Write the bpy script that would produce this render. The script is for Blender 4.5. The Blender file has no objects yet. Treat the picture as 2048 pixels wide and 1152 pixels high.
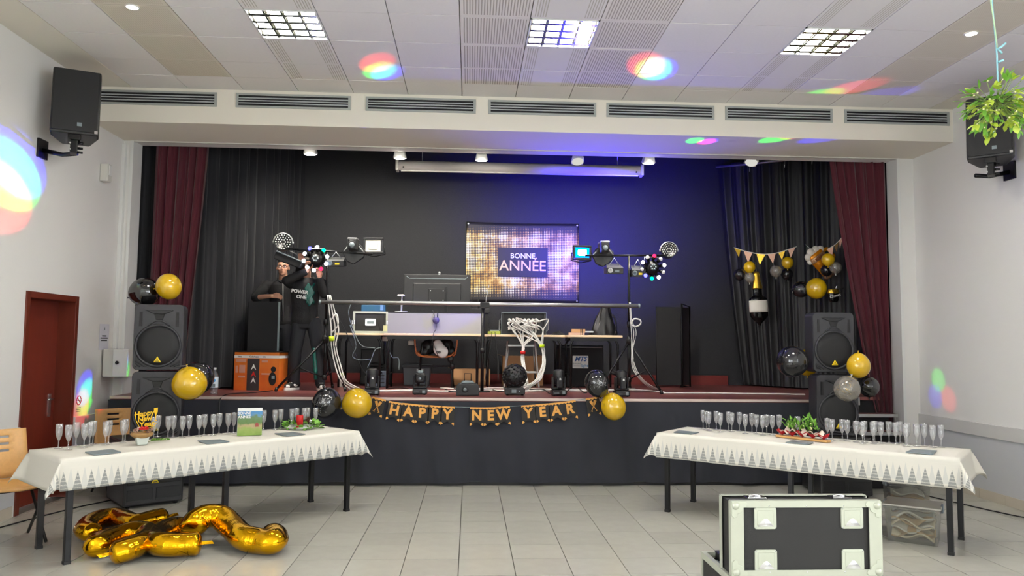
import bpy, math, random
import numpy as np
from mathutils import Matrix, Vector
PI = math.pi
random.seed(7)
sc = bpy.context.scene
COL = sc.collection

# ------------------------------------------------------------ camera
CAM = np.array([0.0, 0.0, 1.6]); FPX = 1518.3
YAW, PITCH, ROLL = 0.05505, 0.07345, 0.00929
def cam_axes():
    cy, sy, cp, sp = math.cos(YAW), math.sin(YAW), math.cos(PITCH), math.sin(PITCH)
    w = np.array([sy*cp, cy*cp, sp]); r = np.array([cy, -sy, 0.0]); u = np.cross(r, w)
    cr, sr = math.cos(ROLL), math.sin(ROLL)
    return cr*r + sr*u, -sr*r + cr*u, w
AR, AU, AW = cam_axes()
cam = bpy.data.cameras.new('camera'); cam_o = bpy.data.objects.new('camera', cam); COL.objects.link(cam_o)
m = Matrix.Identity(4)
for i in range(3):
    m[i][0], m[i][1], m[i][2], m[i][3] = AR[i], AU[i], -AW[i], CAM[i]
cam_o.matrix_world = m
cam.sensor_width = 36; cam.lens = FPX/2048*36; cam.clip_start = 0.05
sc.camera = cam_o
def at(px, py, Y=None, X=None, Z=None):
    """world point seen at a pixel of the 2048x1152 photograph, on a plane of known depth, side or height"""
    v = AW + (px-1024)/FPX*AR - (py-576)/FPX*AU
    t = (Y-CAM[1])/v[1] if Y is not None else ((X-CAM[0])/v[0] if X is not None else (Z-CAM[2])/v[2])
    return Vector(CAM + t*v)

# ------------------------------------------------------------ world, exposure
SKY = 11.5             # overcast daylight entering by the added side windows to brighten the hall
world = bpy.data.worlds.new('world'); sc.world = world; world.use_nodes = True
world.node_tree.nodes['Background'].inputs[0].default_value = (0.93, 0.97, 1.0, 1)
world.node_tree.nodes['Background'].inputs[1].default_value = SKY
vs = sc.view_settings
vs.view_transform = 'Standard'; vs.look = 'None'; vs.gamma = 1; vs.use_curve_mapping = False
vs.exposure = 0.0
cy_ = sc.cycles
cy_.max_bounces = 6; cy_.diffuse_bounces = 4; cy_.glossy_bounces = 3; cy_.transmission_bounces = 4; cy_.transparent_max_bounces = 14
cy_.caustics_reflective = False; cy_.caustics_refractive = False; cy_.sample_clamp_indirect = 6.0; cy_.adaptive_threshold = 0.1; cy_.adaptive_min_samples = 16
PANEL = 92.0          # emission of the ceiling luminaires
SPOTW = 230.0         # stage spotlights, watts

# ------------------------------------------------------------ materials
def lin(c):
    return tuple((x/255/12.92 if x/255 <= 0.04045 else ((x/255+0.055)/1.055)**2.4) for x in c)
MATS = {}
class Sh:
    def __init__(s, name):
        s.m = bpy.data.materials.new(name); s.m.use_nodes = True
        s.t = s.m.node_tree; s.b = s.t.nodes['Principled BSDF']; s.o = s.t.nodes['Material Output']
    def n(s, kind, **kw):
        nd = s.t.nodes.new('ShaderNode'+kind)
        for k, v in kw.items():
            if k.startswith('i_'):
                key = k[2:]; key = int(key) if key.isdigit() else key.replace('_', ' ')
                s.set(nd.inputs[key], v)
            else: setattr(nd, k, v)
        return nd
    def set(s, sock, v):
        if isinstance(v, bpy.types.NodeSocket): s.t.links.new(v, sock)
        elif isinstance(v, bpy.types.Node): s.t.links.new(v.outputs[0], sock)
        else: sock.default_value = v
    def math(s, op, a, b=0.0, c=0.0):
        nd = s.t.nodes.new('ShaderNodeMath'); nd.operation = op
        s.set(nd.inputs[0], a); s.set(nd.inputs[1], b)
        if op in ('MULTIPLY_ADD', 'SMOOTH_MIN'): s.set(nd.inputs[2], c)
        return nd.outputs[0]
    def mix(s, f, a, b):
        nd = s.t.nodes.new('ShaderNodeMix'); nd.data_type = 'RGBA'
        s.set(nd.inputs[0], f); s.set(nd.inputs[6], a); s.set(nd.inputs[7], b)
        return nd.outputs[2]
def L(c): return (*lin(c), 1.0)
def mat(name, c, rough=0.5, metal=0.0, var=0.0, scale=8.0, bump=0.0, bscale=None, coat=0.0, emit=0.0, spec=0.5, alpha=1.0, sheen=0.0, stretch=(1, 1, 1)):
    if name in MATS: return MATS[name]
    s = Sh(name); b = s.b; b.inputs['Base Color'].default_value = L(c)
    b.inputs['Roughness'].default_value = rough; b.inputs['Metallic'].default_value = metal
    b.inputs['Coat Weight'].default_value = coat; b.inputs['Specular IOR Level'].default_value = spec
    b.inputs['Sheen Weight'].default_value = sheen
    if alpha < 1: b.inputs['Alpha'].default_value = alpha
    if emit: b.inputs['Emission Color'].default_value = L(c); b.inputs['Emission Strength'].default_value = emit
    if var or bump:
        tc = s.n('TexCoord'); mp = s.n('Mapping', i_Vector=tc.outputs['Object'], i_Scale=stretch)
        if var:
            nz = s.n('TexNoise', i_Vector=mp, i_Scale=scale, i_Detail=4.0)
            lo = tuple(max(0, x*(1-var)) for x in lin(c)); hi = tuple(min(1, x*(1+var)) for x in lin(c))
            s.set(b.inputs['Base Color'], s.mix(nz.outputs[0], (*lo, 1), (*hi, 1)))
        if bump:
            nb = s.n('TexNoise', i_Vector=mp, i_Scale=bscale or scale*4, i_Detail=3.0)
            bp = s.n('Bump', i_Strength=bump, i_Distance=0.01, i_Height=nb)
            s.set(b.inputs['Normal'], bp)
    MATS[name] = s.m
    return s.m
def emitter(name, c, strength):
    s = Sh(name); e = s.n('Emission', i_Color=L(c), i_Strength=strength); s.set(s.o.inputs[0], e); MATS[name] = s.m
    return s.m
def clear(name, tint=(255, 255, 255), gloss=0.12, rough=0.03, body=0.0, bodyc=(255, 255, 255)):
    """thin clear wall: see-through, with reflection rising at grazing angles"""
    s = Sh(name)
    tr = s.n('BsdfTransparent', i_Color=L(tint)); gl = s.n('BsdfGlossy', i_Roughness=rough)
    lw = s.n('LayerWeight', i_Blend=0.35)
    f = s.math('MULTIPLY_ADD', lw.outputs['Facing'], 0.55, gloss*0.5)
    mx = s.n('MixShader', i_0=f, i_1=tr, i_2=gl)
    if body:
        df = s.n('BsdfDiffuse', i_Color=L(bodyc)); mx = s.n('MixShader', i_0=body, i_1=mx, i_2=df)
    s.set(s.o.inputs[0], mx); MATS[name] = s.m
    return s.m
mat('wall', (228, 226, 222), 0.85, var=0.02, scale=2, bump=0.05, bscale=120)
mat('ceil_plain', (236, 232, 228), 0.9, var=0.03, scale=40)
mat('plaster', (234, 228, 214), 0.85, var=0.02, scale=2)
mat('grid_white', (206, 202, 196), 0.6)
mat('white', (225, 225, 222), 0.5)
mat('offwhite', (208, 206, 198), 0.5)
mat('black', (16, 16, 18), 0.5)
mat('black_plastic', (30, 30, 32), 0.42, bump=0.04, bscale=300)
mat('black_matt', (22, 22, 25), 0.8, bump=0.1, bscale=200)
mat('grille', (26, 26, 28), 0.6, bump=0.25, bscale=500)
mat('black_metal', (20, 20, 22), 0.35, 0.3)
mat('chrome', (215, 215, 215), 0.15, 1.0)
mat('alu', (190, 191, 190), 0.35, 0.9, var=0.05, scale=20)
mat('case_alu', (188, 191, 174), 0.42, 0.3, var=0.06, scale=14)
mat('case_black', (36, 35, 34), 0.65, var=0.15, scale=5, bump=0.1, bscale=250)
mat('yellow_badge', (236, 204, 20), 0.4)
mat('maroon', (78, 14, 30), 0.9, sheen=0.25, var=0.15, scale=6)
mat('black_cloth', (24, 25, 30), 0.85, sheen=0.18, var=0.2, scale=5, bump=0.1, bscale=400)
mat('satin_black', (22, 22, 25), 0.55, var=0.15, scale=5)
mat('skirt', (36, 38, 47), 0.85, sheen=0.15, var=0.12, scale=4, bump=0.1, bscale=500)
mat('beech', (220, 170, 105), 0.4, var=0.12, scale=6, stretch=(1, 8, 8))
mat('table_top', (225, 200, 165), 0.45, var=0.08, scale=10)
mat('cardboard', (196, 150, 105), 0.8, var=0.08, scale=5)
mat('gold_latex', (216, 174, 18), 0.14, coat=1.0, var=0.05, scale=3)
mat('black_latex', (30, 30, 33), 0.14, coat=0.8)
mat('gold_foil', (236, 176, 22), 0.13, 1.0, bump=0.35, bscale=16)
mat('foil_silver', (220, 220, 220), 0.15, 1.0, bump=0.3, bscale=30)
mat('foil_black', (14, 14, 15), 0.12, 0.2, bump=0.35, bscale=30)
mat('gold_print', (222, 160, 80), 0.35, 0.4)
mat('gold_shine', (232, 190, 70), 0.25, 0.9)
mat('pink_print', (226, 178, 150), 0.5)
mat('skin', (214, 160, 132), 0.5, var=0.06, scale=25)
mat('hair', (70, 62, 56), 0.8, bump=0.5, bscale=120)
mat('hoodie', (24, 24, 26), 0.85, var=0.15, scale=8, bump=0.2, bscale=60)
mat('jeans', (28, 30, 36), 0.85, var=0.15, scale=8)
mat('leaf', (112, 168, 56), 0.45, var=0.25, scale=12)
mat('leaf_yellow', (186, 206, 70), 0.45, var=0.2, scale=12)
mat('berry', (230, 226, 170), 0.3)
mat('stem', (128, 150, 70), 0.6)
mat('red', (200, 24, 24), 0.5)
mat('red_napkin', (176, 16, 32), 0.75, var=0.1, scale=30)
mat('slate', (124, 136, 140), 0.35, var=0.1, scale=30)
mat('cable_white', (212, 210, 205), 0.5)
mat('cable_black', (14, 14, 15), 0.5)
mat('grey_desk', (152, 150, 150), 0.6)
mat('blue_plastic', (40, 90, 120), 0.5)
mat('rope_blue', (150, 205, 215), 0.7)
mat('teal', (0, 84, 72), 0.3, var=0.9, scale=22)
mat('lime', (190, 220, 20), 0.5)
mat('paper', (214, 214, 222), 0.8)
mat('glass_pot', (214, 222, 214), 0.2)
mat('burlap', (172, 134, 84), 0.9, var=0.25, scale=30, bump=0.6, bscale=60)
mat('stage_fascia', (110, 34, 30), 0.55, var=0.1, scale=6)
mat('door_wood', (120, 44, 30), 0.38, var=0.16, scale=3, stretch=(6, 6, 0.6))
mat('frame_wood', (104, 40, 24), 0.42, var=0.14, scale=3, stretch=(6, 6, 0.6))
mat('plinth', (196, 186, 170), 0.35, var=0.05, scale=6)
mat('dado', (205, 203, 200), 0.5)
mat('led', (235, 235, 225), 0.3)
clear('window_glass', gloss=0.05)  # panes of the side windows added for fill daylight
clear('flute_glass', gloss=0.2, body=0.09)
clear('clear_latex', tint=(235, 232, 225), gloss=0.2, body=0.22, bodyc=(205, 200, 190))
clear('smoke_latex', tint=(60, 60, 64), gloss=0.25, body=0.35, bodyc=(28, 28, 30))
clear('bottle_pet', tint=(235, 240, 245), gloss=0.2, body=0.06)
clear('box_plastic', tint=(244, 244, 242), gloss=0.08, rough=0.2, body=0.07, bodyc=(220, 218, 210))

# ------------------------------------------------------------ mesh builder
class G:
    def __init__(s): s.v = []; s.f = []; s.sm = []; s.mi = []; s.M = Matrix.Identity(4); s.k = 0
    def add(s, vs, fs, smooth=False):
        o = len(s.v); M = s.M
        s.v += [tuple(M @ Vector(p)) for p in vs]
        s.f += [tuple(i+o for i in f) for f in fs]; s.sm += [smooth]*len(fs); s.mi += [s.k]*len(fs)
        return s
    def box(s, x0, x1, y0, y1, z0, z1):
        vs = [(x, y, z) for z in (z0, z1) for y in (y0, y1) for x in (x0, x1)]
        return s.add(vs, [(0, 2, 3, 1), (4, 5, 7, 6), (0, 1, 5, 4), (2, 6, 7, 3), (0, 4, 6, 2), (1, 3, 7, 5)])
    def cb(s, c, d): return s.box(c[0]-d[0]/2, c[0]+d[0]/2, c[1]-d[1]/2, c[1]+d[1]/2, c[2]-d[2]/2, c[2]+d[2]/2)
    def lathe(s, prof, seg=20, M=None, smooth=True, cap=True):
        M = M or Matrix.Identity(4); vs = []; n = len(prof)
        for i in range(seg):
            a = 2*PI*i/seg
            vs += [tuple(M @ Vector((r*math.cos(a), r*math.sin(a), z))) for r, z in prof]
        fs = []
        for i in range(seg):
            j = (i+1) % seg
            for k in range(n-1):
                fs.append((i*n+k, j*n+k, j*n+k+1, i*n+k+1))
        if cap and prof[0][0] > 1e-5: fs.append(tuple(i*n for i in range(seg))[::-1])
        if cap and prof[-1][0] > 1e-5: fs.append(tuple(i*n+n-1 for i in range(seg)))
        return s.add(vs, fs, smooth)
    def cyl(s, p0, p1, r0, r1=None, seg=12, smooth=True):
        r1 = r0 if r1 is None else r1; p0, p1 = Vector(p0), Vector(p1); d = p1-p0
        if d.length < 1e-6: return s
        q = Vector((0, 0, 1)).rotation_difference(d.normalized()).to_matrix().to_4x4()
        vs = []; M = Matrix.Translation(p0) @ q
        for i in range(seg):
            a = 2*PI*i/seg
            vs.append(tuple(M @ Vector((r0*math.cos(a), r0*math.sin(a), 0)))); vs.append(tuple(M @ Vector((r1*math.cos(a), r1*math.sin(a), d.length))))
        fs = [(2*i, 2*((i+1) % seg), 2*((i+1) % seg)+1, 2*i+1) for i in range(seg)]
        o = len(s.f); s.add(vs, fs, smooth)
        k = len(s.v)-2*seg
        s.f += [tuple(k+2*i for i in range(seg))[::-1], tuple(k+2*i+1 for i in range(seg))]; s.sm += [False]*2; s.mi += [s.k]*2
        return s
    def ball(s, c, r, ry=None, rz=None, seg=16, rings=10):
        ry = r if ry is None else ry; rz = r if rz is None else rz
        vs = [(c[0], c[1], c[2]-rz)]
        for j in range(1, rings):
            t = -PI/2+PI*j/rings
            for i in range(seg):
                a = 2*PI*i/seg; vs.append((c[0]+r*math.cos(t)*math.cos(a), c[1]+ry*math.cos(t)*math.sin(a), c[2]+rz*math.sin(t)))
        vs.append((c[0], c[1], c[2]+rz)); fs = []; N = len(vs)-1
        for i in range(seg):
            fs.append((0, 1+(i+1) % seg, 1+i)); fs.append((N, N-seg+i, N-seg+(i+1) % seg))
            for j in range(rings-2):
                a, b = 1+j*seg, 1+(j+1)*seg
                fs.append((a+i, a+(i+1) % seg, b+(i+1) % seg, b+i))
        return s.add(vs, fs, True)
    def tube(s, pts, r, seg=8, closed=False, flat=1.0, wr=None):
        P = [Vector(p) for p in pts]; n = len(P); R = r if isinstance(r, (list, tuple)) else [r]*n
        vs = []; up = Vector((0, 0, 1)); side = None
        for i, p in enumerate(P):
            if closed: d = P[(i+1) % n]-P[i-1]
            else: d = P[min(i+1, n-1)]-P[max(i-1, 0)]
            d.normalize()
            sd = d.cross(up)
            if sd.length < 0.15: sd = side if side is not None else Vector((1, 0, 0))
            sd = (sd-d*sd.dot(d)).normalized(); side = sd; uu = sd.cross(d)
            for k in range(seg):
                a = 2*PI*k/seg; q = 1 + (wr(i, a) if wr else 0)
                vs.append(tuple(p + sd*(R[i]*q*math.cos(a)) + uu*(R[i]*q*flat*math.sin(a))))
        fs = []
        for i in range(n if closed else n-1):
            j = (i+1) % n
            for k in range(seg): fs.append((i*seg+k, i*seg+(k+1) % seg, j*seg+(k+1) % seg, j*seg+k))
        if not closed: fs += [tuple(range(seg))[::-1], tuple((n-1)*seg+k for k in range(seg))]
        return s.add(vs, fs, True)
    def prism(s, poly, y0, y1):
        """polygon in XZ extruded along Y"""
        n = len(poly); vs = [(x, y0, z) for x, z in poly]+[(x, y1, z) for x, z in poly]
        return s.add(vs, [tuple(range(n)), tuple(range(2*n-1, n-1, -1))]+[(i, n+i, n+(i+1) % n, (i+1) % n) for i in range(n)])
    def sheet(s, fn, nu, nv, smooth=True):
        vs = [tuple(fn(i/nu, j/nv)) for j in range(nv+1) for i in range(nu+1)]; w = nu+1
        return s.add(vs, [(j*w+i, j*w+i+1, (j+1)*w+i+1, (j+1)*w+i) for j in range(nv) for i in range(nu)], smooth)
    def mesh(s, name):
        me = bpy.data.meshes.new(name); me.from_pydata(s.v, [], s.f)
        me.polygons.foreach_set('use_smooth', s.sm)
        if any(s.mi): me.polygons.foreach_set('material_index', s.mi)
        me.update(); return me
def M_(x): return MATS[x] if isinstance(x, str) else x
def obj(name, g, m, parent=None, loc=None, rot=None, bevel=0, sub=0, solid=0, remesh=0, kind=None):
    me = g.mesh(name) if isinstance(g, G) else g
    o = bpy.data.objects.new(name, me); COL.objects.link(o)
    for x in (m if isinstance(m, (list, tuple)) else [m]):
        if len(me.materials) < (len(m) if isinstance(m, (list, tuple)) else 1): me.materials.append(M_(x))
    if parent: o.parent = parent
    if loc is not None: o.location = loc
    if rot is not None: o.rotation_euler = rot
    if solid: d = o.modifiers.new('solid', 'SOLIDIFY'); d.thickness = solid
    if remesh:
        d = o.modifiers.new('remesh', 'REMESH'); d.mode = 'VOXEL'; d.voxel_size = remesh; d.use_smooth_shade = True
        d = o.modifiers.new('smooth', 'SMOOTH'); d.factor = 0.5; d.iterations = 5
    if bevel:
        d = o.modifiers.new('bevel', 'BEVEL'); d.width = bevel; d.segments = 2; d.limit_method = 'ANGLE'; d.angle_limit = 0.7
    if sub: d = o.modifiers.new('sub', 'SUBSURF'); d.levels = sub; d.render_levels = sub
    if kind: o['kind'] = kind
    return o
def tag(o, label, cat, group=None):
    o['label'] = label; o['category'] = cat
    if group: o['group'] = group
    return o
def thing(name, label, cat, loc=(0, 0, 0), rz=0, group=None, rot=None):
    o = bpy.data.objects.new(name, None); COL.objects.link(o); o.empty_display_size = 0.1
    o.location = loc; o.rotation_euler = rot if rot else (0, 0, rz)
    return tag(o, label, cat, group)
def struct(name, g, m, parent=None, **kw):
    o = obj(name, g, m, parent, **kw)
    if not parent: o['kind'] = 'structure'
    return o
def dup(o, parent=None, loc=None, rot=None):
    c = o.copy(); COL.objects.link(c)
    if parent: c.parent = parent
    if loc is not None: c.location = loc
    if rot is not None: c.rotation_euler = rot
    return c
def dup_tree(root, loc, rot, label, group=None):
    r = dup(root, None, loc, rot); r['label'] = label
    if group: r['group'] = group
    for ch in root.children:
        c = dup(ch, r)
        for g in ch.children: dup(g, c)
    return r
_txt = {}
def text(s, size, parent, m, loc, rot=(PI/2, 0, 0), ext=0.0015, bold=0.0, shear=0.0, name='lettering', align='CENTER', sx=1.0):
    k = (s, size, bold, shear, ext, align)
    if k not in _txt:
        cu = bpy.data.curves.new('t', 'FONT'); cu.body = s; cu.size = size; cu.extrude = ext; cu.offset = bold*size; cu.shear = shear
        cu.align_x = align; cu.align_y = 'CENTER'; cu.resolution_u = 3
        to = bpy.data.objects.new('t', cu); COL.objects.link(to)
        dg = bpy.context.evaluated_depsgraph_get()
        _txt[k] = bpy.data.meshes.new_from_object(to.evaluated_get(dg)); _txt[k].materials.clear()
        bpy.data.objects.remove(to); bpy.data.curves.remove(cu)
    me = _txt[k].copy(); me.name = name
    o = obj(name, me, m, parent, loc, rot); o.scale = (sx, 1, 1)
    return o
def lamp(kind, name, parent, loc, energy, c, **kw):
    d = bpy.data.lights.new(name, kind); d.energy = energy; d.color = lin(c)
    for k, v in kw.items(): setattr(d, k, v)
    o = bpy.data.objects.new(name, d); COL.objects.link(o); o.location = loc
    if parent: o.parent = parent
    return o
def aim(o, d): o.rotation_euler = Vector(d).to_track_quat('-Z', 'Y').to_euler()
# ------------------------------------------------------------ the hall
XL, XR, YB, YK, YP, ZC, ZH, YS, ZS, YW = -4.1, 5.5, -11.0, 8.25, 9.05, 4.33, 3.95, 8.72, 0.98, 11.95
# floor tile, stage boards, slotted ceiling materials
s = Sh('floor_tile'); tc = s.n('TexCoord'); oi = s.n('ObjectInfo')
nz = s.n('TexNoise', i_Vector=tc.outputs['Object'], i_Scale=9.0, i_Detail=5.0)
f = s.math('ADD', s.math('MULTIPLY', nz.outputs[0], 0.6), s.math('MULTIPLY', oi.outputs['Random'], 0.4))
s.set(s.b.inputs['Base Color'], s.mix(f, L((176, 174, 164)), L((196, 194, 183)))); s.b.inputs['Roughness'].default_value = 0.2
MATS['floor_tile'] = s.m
s = Sh('floor_grout'); tc = s.n('TexCoord'); br = s.n('TexBrick', offset=0.0, i_Vector=tc.outputs['Object'], i_Scale=1.0, i_Color1=L((188, 186, 175)), i_Color2=L((182, 180, 170)), i_Mortar=L((96, 92, 84)), i_Mortar_Size=0.004, i_Brick_Width=0.4, i_Row_Height=0.4)
s.set(s.b.inputs['Base Color'], s.mix(0.0, br.outputs[0], br.outputs[0])); s.b.inputs['Roughness'].default_value = 0.3; MATS['floor_grout'] = s.m
mat('joint_grey', (92, 88, 80), 0.8)
s = Sh('stage_boards'); tc = s.n('TexCoord'); mp = s.n('Mapping', i_Vector=tc.outputs['Object'], i_Scale=(0.8, 9, 1))
nz = s.n('TexNoise', i_Vector=mp, i_Scale=5.0, i_Detail=6.0)
s.set(s.b.inputs['Base Color'], s.mix(nz.outputs[0], L((74, 34, 34)), L((142, 82, 78)))); s.b.inputs['Roughness'].default_value = 0.35; MATS['stage_boards'] = s.m
def slotted(name, base, dark, pitch, band):
    s = Sh(name); tc = s.n('TexCoord'); sp = s.n('SeparateXYZ', i_0=tc.outputs['Object'])
    fr = s.math('FRACT', s.math('MULTIPLY', sp.outputs[0], 1/pitch)); line = s.math('LESS_THAN', fr, 0.38)
    if band: line = s.math('MULTIPLY', line, s.math('GREATER_THAN', s.math('ABSOLUTE', sp.outputs[0]), band))
    edge = s.math('LESS_THAN', s.math('MAXIMUM', s.math('ABSOLUTE', sp.outputs[0]), s.math('ABSOLUTE', sp.outputs[1])), 0.272)
    line = s.math('MULTIPLY', line, edge)
    s.set(s.b.inputs['Base Color'], s.mix(line, L(base), L(dark))); s.b.inputs['Roughness'].default_value = 0.9
    bp = s.n('Bump', i_Strength=0.6, i_Distance=-0.004, i_Height=line); s.set(s.b.inputs['Normal'], bp); MATS[name] = s.m
slotted('ceil_slots', (234, 228, 220), (176, 168, 156), 0.024, 0)
slotted('ceil_bands', (234, 230, 224), (196, 190, 176), 0.022, 0.155)
slotted('ceil_fine', (220, 212, 196), (206, 197, 178), 0.016, 0)

# floor and its tiles
fl = struct('floor', G().box(XL-.2, XR+.2, YB, 9.3, -0.12, -0.012), 'joint_grey')
struct('tile_field', G().box(XL, XR, YB, 4.986, -0.012, 0), 'floor_grout', fl, kind='stuff')
tx0, ty0, T = -0.458, 7.789, 0.4
tile_me = {}
for j in range(-7, 3):
    y0, y1 = ty0+j*T+.002, min(ty0+(j+1)*T-.002, YS+.02)
    for i in range(-10, 15):
        x0, x1 = max(tx0+i*T+.003, XL), min(tx0+(i+1)*T-.003, XR)
        if x1-x0 < .02 or y1-y0 < .02: continue
        k = (round(x1-x0, 3), round(y1-y0, 3))
        if k not in tile_me: tile_me[k] = G().box(-k[0]/2, k[0]/2, -k[1]/2, k[1]/2, -.012, 0).mesh('tile')
        obj('tile', tile_me[k], 'floor_tile', fl, ((x0+x1)/2, (y0+y1)/2, random.uniform(-.0006, .0006)))
# walls
DY0, DY1, DZ = 7.24, 8.18, 2.05
# side walls; tall unseen windows added behind the viewer to brighten ceiling and walls
WZ0, WZ1, ADDED_WIN = .9, 3.9, [(-9.9, -7.3), (-6.7, -4.1), (-3.5, -.9), (-.3, 2.3)]
def side_wall(x0, x1, yend, door):
    g = G(); ys = YB
    for a, b in ADDED_WIN: g.box(x0, x1, ys, a, 0, ZC).box(x0, x1, a, b, 0, WZ0).box(x0, x1, a, b, WZ1, ZC); ys = b
    if door: g.box(x0, x1, ys, DY0, 0, ZC).box(x0, x1, DY1, yend, 0, ZC).box(x0, x1, DY0, DY1, DZ, ZC)
    else: g.box(x0, x1, ys, yend, 0, ZC)
    return g
struct('wall_left', side_wall(XL-.25, XL, YP, True), 'wall')
struct('wall_right', side_wall(XR, XR+.25, YP, False), 'wall')
wn = 0
for x, s_ in ((XL-.12, 1), (XR+.12, -1)):
    for a, b in ADDED_WIN:
        wn += 1; w_ = struct(f'window_{wn}', G().box(x-.004, x+.004, a+.05, b-.05, WZ0+.05, WZ1-.05), 'window_glass')  # made-up pane out of view, there to let fill daylight in
        struct('window_frame', G().box(x-.03, x+.03, a, a+.05, WZ0, WZ1).box(x-.03, x+.03, b-.05, b, WZ0, WZ1).box(x-.03, x+.03, a, b, WZ0, WZ0+.05).box(x-.03, x+.03, a, b, WZ1-.05, WZ1).box(x-.03, x+.03, (a+b)/2-.03, (a+b)/2+.03, WZ0, WZ1), 'white', w_)
        pl_ = bpy.data.lights.new('added_daylight_portal', 'AREA'); pl_.shape = 'RECTANGLE'; pl_.size = b-a; pl_.size_y = WZ1-WZ0; pl_.cycles.is_portal = True  # sampling portal for daylight through the added opening
        po = bpy.data.objects.new('added_daylight_portal', pl_); COL.objects.link(po); po.location = (x-s_*.16, (a+b)/2, (WZ0+WZ1)/2); po.rotation_euler = Vector((s_, 0, 0)).to_track_quat('-Z', 'Z').to_euler()
struct('wall_rear', G().box(XL-.2, XR+.2, YB-.2, YB, 0, ZC), 'wall')
g = G().box(-5.0, -4.0, YP, YP+.22, 0, 5.2).box(5.3, 6.4, YP, YP+.22, 0, 5.2).box(-4.0, 5.3, YP+.02, YP+.22, ZH, 5.2)
struct('wall_front', g, 'wall')
struct('wall_bulkhead', G().box(XL, XR, YK, YP+.02, ZH, ZC+.05), 'plaster')
# stage house
g = G().box(-4.7, 6.1, YW, YW+.2, .5, 5.0)
mat('back_fabric', (35, 36, 40), 0.75, var=0.12, scale=30, bump=0.25, bscale=90)
struct('wall_stage', g, 'back_fabric')
struct('wall_wings', G().box(-4.9, -4.7, YP+.2, YW, 0, 5.0).box(6.1, 6.3, YP+.2, YW, 0, 5.0), 'black_matt')
struct('ceiling_stage', G().box(-4.9, 6.3, YP+.2, YW+.2, 5.0, 5.2), 'black_matt')
# jamb trims
struct('trim_1', G().box(-4.02, -3.985, YP-.012, YP+.23, 0, ZH), 'white')
struct('trim_2', G().box(5.285, 5.32, YP-.012, YP+.23, 0, ZH), 'white')
struct('trim_3', G().box(-4.0, 5.3, YP-.01, YP+.03, ZH-.012, ZH), 'offwhite')
# dado rails and plinths
struct('trim_4', G().box(XL, XL+.03, YB, DY0-.01, .66, .80).box(XL, XL+.03, DY1+.01, YP, .66, .80), 'dado', bevel=.005)
struct('trim_5', G().box(XR-.03, XR, YB, YP, .66, .80), 'dado', bevel=.005)
mat('wall_low', (196, 197, 200), 0.8)
struct('trim_6', G().box(XR-.004, XR, YB, YP, .1, .66), 'wall_low')
struct('trim_7', G().box(XL, XL+.004, YB, DY0-.01, .1, .66).box(XL, XL+.004, DY1+.01, YP, .1, .66), 'wall_low')
pm = G().box(-.006, .006, -.198, .198, 0, .1).mesh('tile')
for side, x, ys in (('left', XL+.006, [5.0+.4*i for i in range(6)]+[8.4, 8.8]), ('right', XR-.006, [5.0+.4*i for i in range(11)])):
    b = struct('baseboard_'+side, G().box(x-.004, x+.002, YB, 4.79, 0, .1), 'plinth')
    for y in ys: obj('tile', pm, 'plinth', b, (x, y, 0))

# ceiling, coffer by coffer
PT, CX0 = 0.5935, -3.68
g = G().box(XL-.2, XR+.2, YB-.2, YP, ZC+.03, ZC+.2).box(XL, CX0-.003, YB, YK, ZC, ZC+.03).box(CX0+15*PT, XR, YB, YK, ZC, ZC+.03)
ce = struct('ceiling', g, 'plaster')
struct('ceiling_grid', G().box(CX0-.003, CX0+15*PT, 4.955, YK, ZC+.0215, ZC+.029), mat('ceil_joint', (150, 144, 134), .8), ce)
rows = [4.96, 5.57, 6.18, 6.785, 7.40, 7.84, YK]
struct('ceiling_field', G().box(CX0, CX0+15*PT, YB, 4.955, ZC+.004, ZC+.03), 'ceil_plain', ce)
tm = {}
kinds = {1: 'ceil_fine', 13: 'ceil_fine', 3: 'ceil_bands', 7: 'ceil_bands', 11: 'ceil_bands', 6: 'ceil_slots', 8: 'ceil_slots'}
for r in range(6):
    y0, y1 = rows[r]+.003, rows[r+1]-.003
    for c in range(15):
        if c in (3, 7, 11) and r == 2: continue
        mt = kinds.get(c, 'ceil_plain') if r < 5 else 'ceil_plain'
        k = (r, mt)
        if k not in tm: tm[k] = G().box(-PT/2+.004, PT/2-.004, -(y1-y0)/2+.001, (y1-y0)/2-.001, 0, .018).mesh('ceiling_tile')
        obj('ceiling_tile', tm[k], mt, ce, (CX0+(c+.5)*PT, (y0+y1)/2, ZC+random.uniform(0, .003)))
# luminaires
emitter('tube_light', (255, 252, 240), PANEL)
mat('louvre', (214, 220, 204), 0.18, 1.0)
def luminaire(label, x, y, proto=None):
    t = thing('ceiling_light', label, 'ceiling light', (x, y, ZC), group='louvred fluorescent ceiling lights')
    h = PT/2-.002
    g = G().box(-h, h, -h, -h+.012, -.004, .03).box(-h, h, h-.012, h, -.004, .03).box(-h, -h+.012, -h, h, -.004, .03).box(h-.012, h, -h, h, -.004, .03)
    obj('frame', g, 'white', t)
    obj('housing', G().box(-h, h, -h, h, .0245, .0295), 'white', t)
    for i in range(4):
        x0 = -h+.012+(i+.5)*(2*h-.024)/4
        obj('tube', G().box(x0-.055, x0+.055, -h+.014, h-.014, .020, .0243), 'tube_light', t)
    bx = G().prism([(-.009, .0), (.009, .0), (.001, .018), (-.001, .018)], -h+.013, h-.013).mesh('louvre_blade')
    by = G().prism([(-.022, -.002), (.022, -.002), (.002, .0185), (-.002, .0185)], -h+.013, h-.013).mesh('louvre_blade')
    for i in range(1, 4): obj('louvre_blade', bx, 'louvre', t, (-h+i*h/2, 0, 0))
    for i in range(1, 5): obj('louvre_blade', by, 'louvre', t, (0, -h+(i-.3)*h/2.1, 0), (0, 0, PI/2))
    return t
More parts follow.
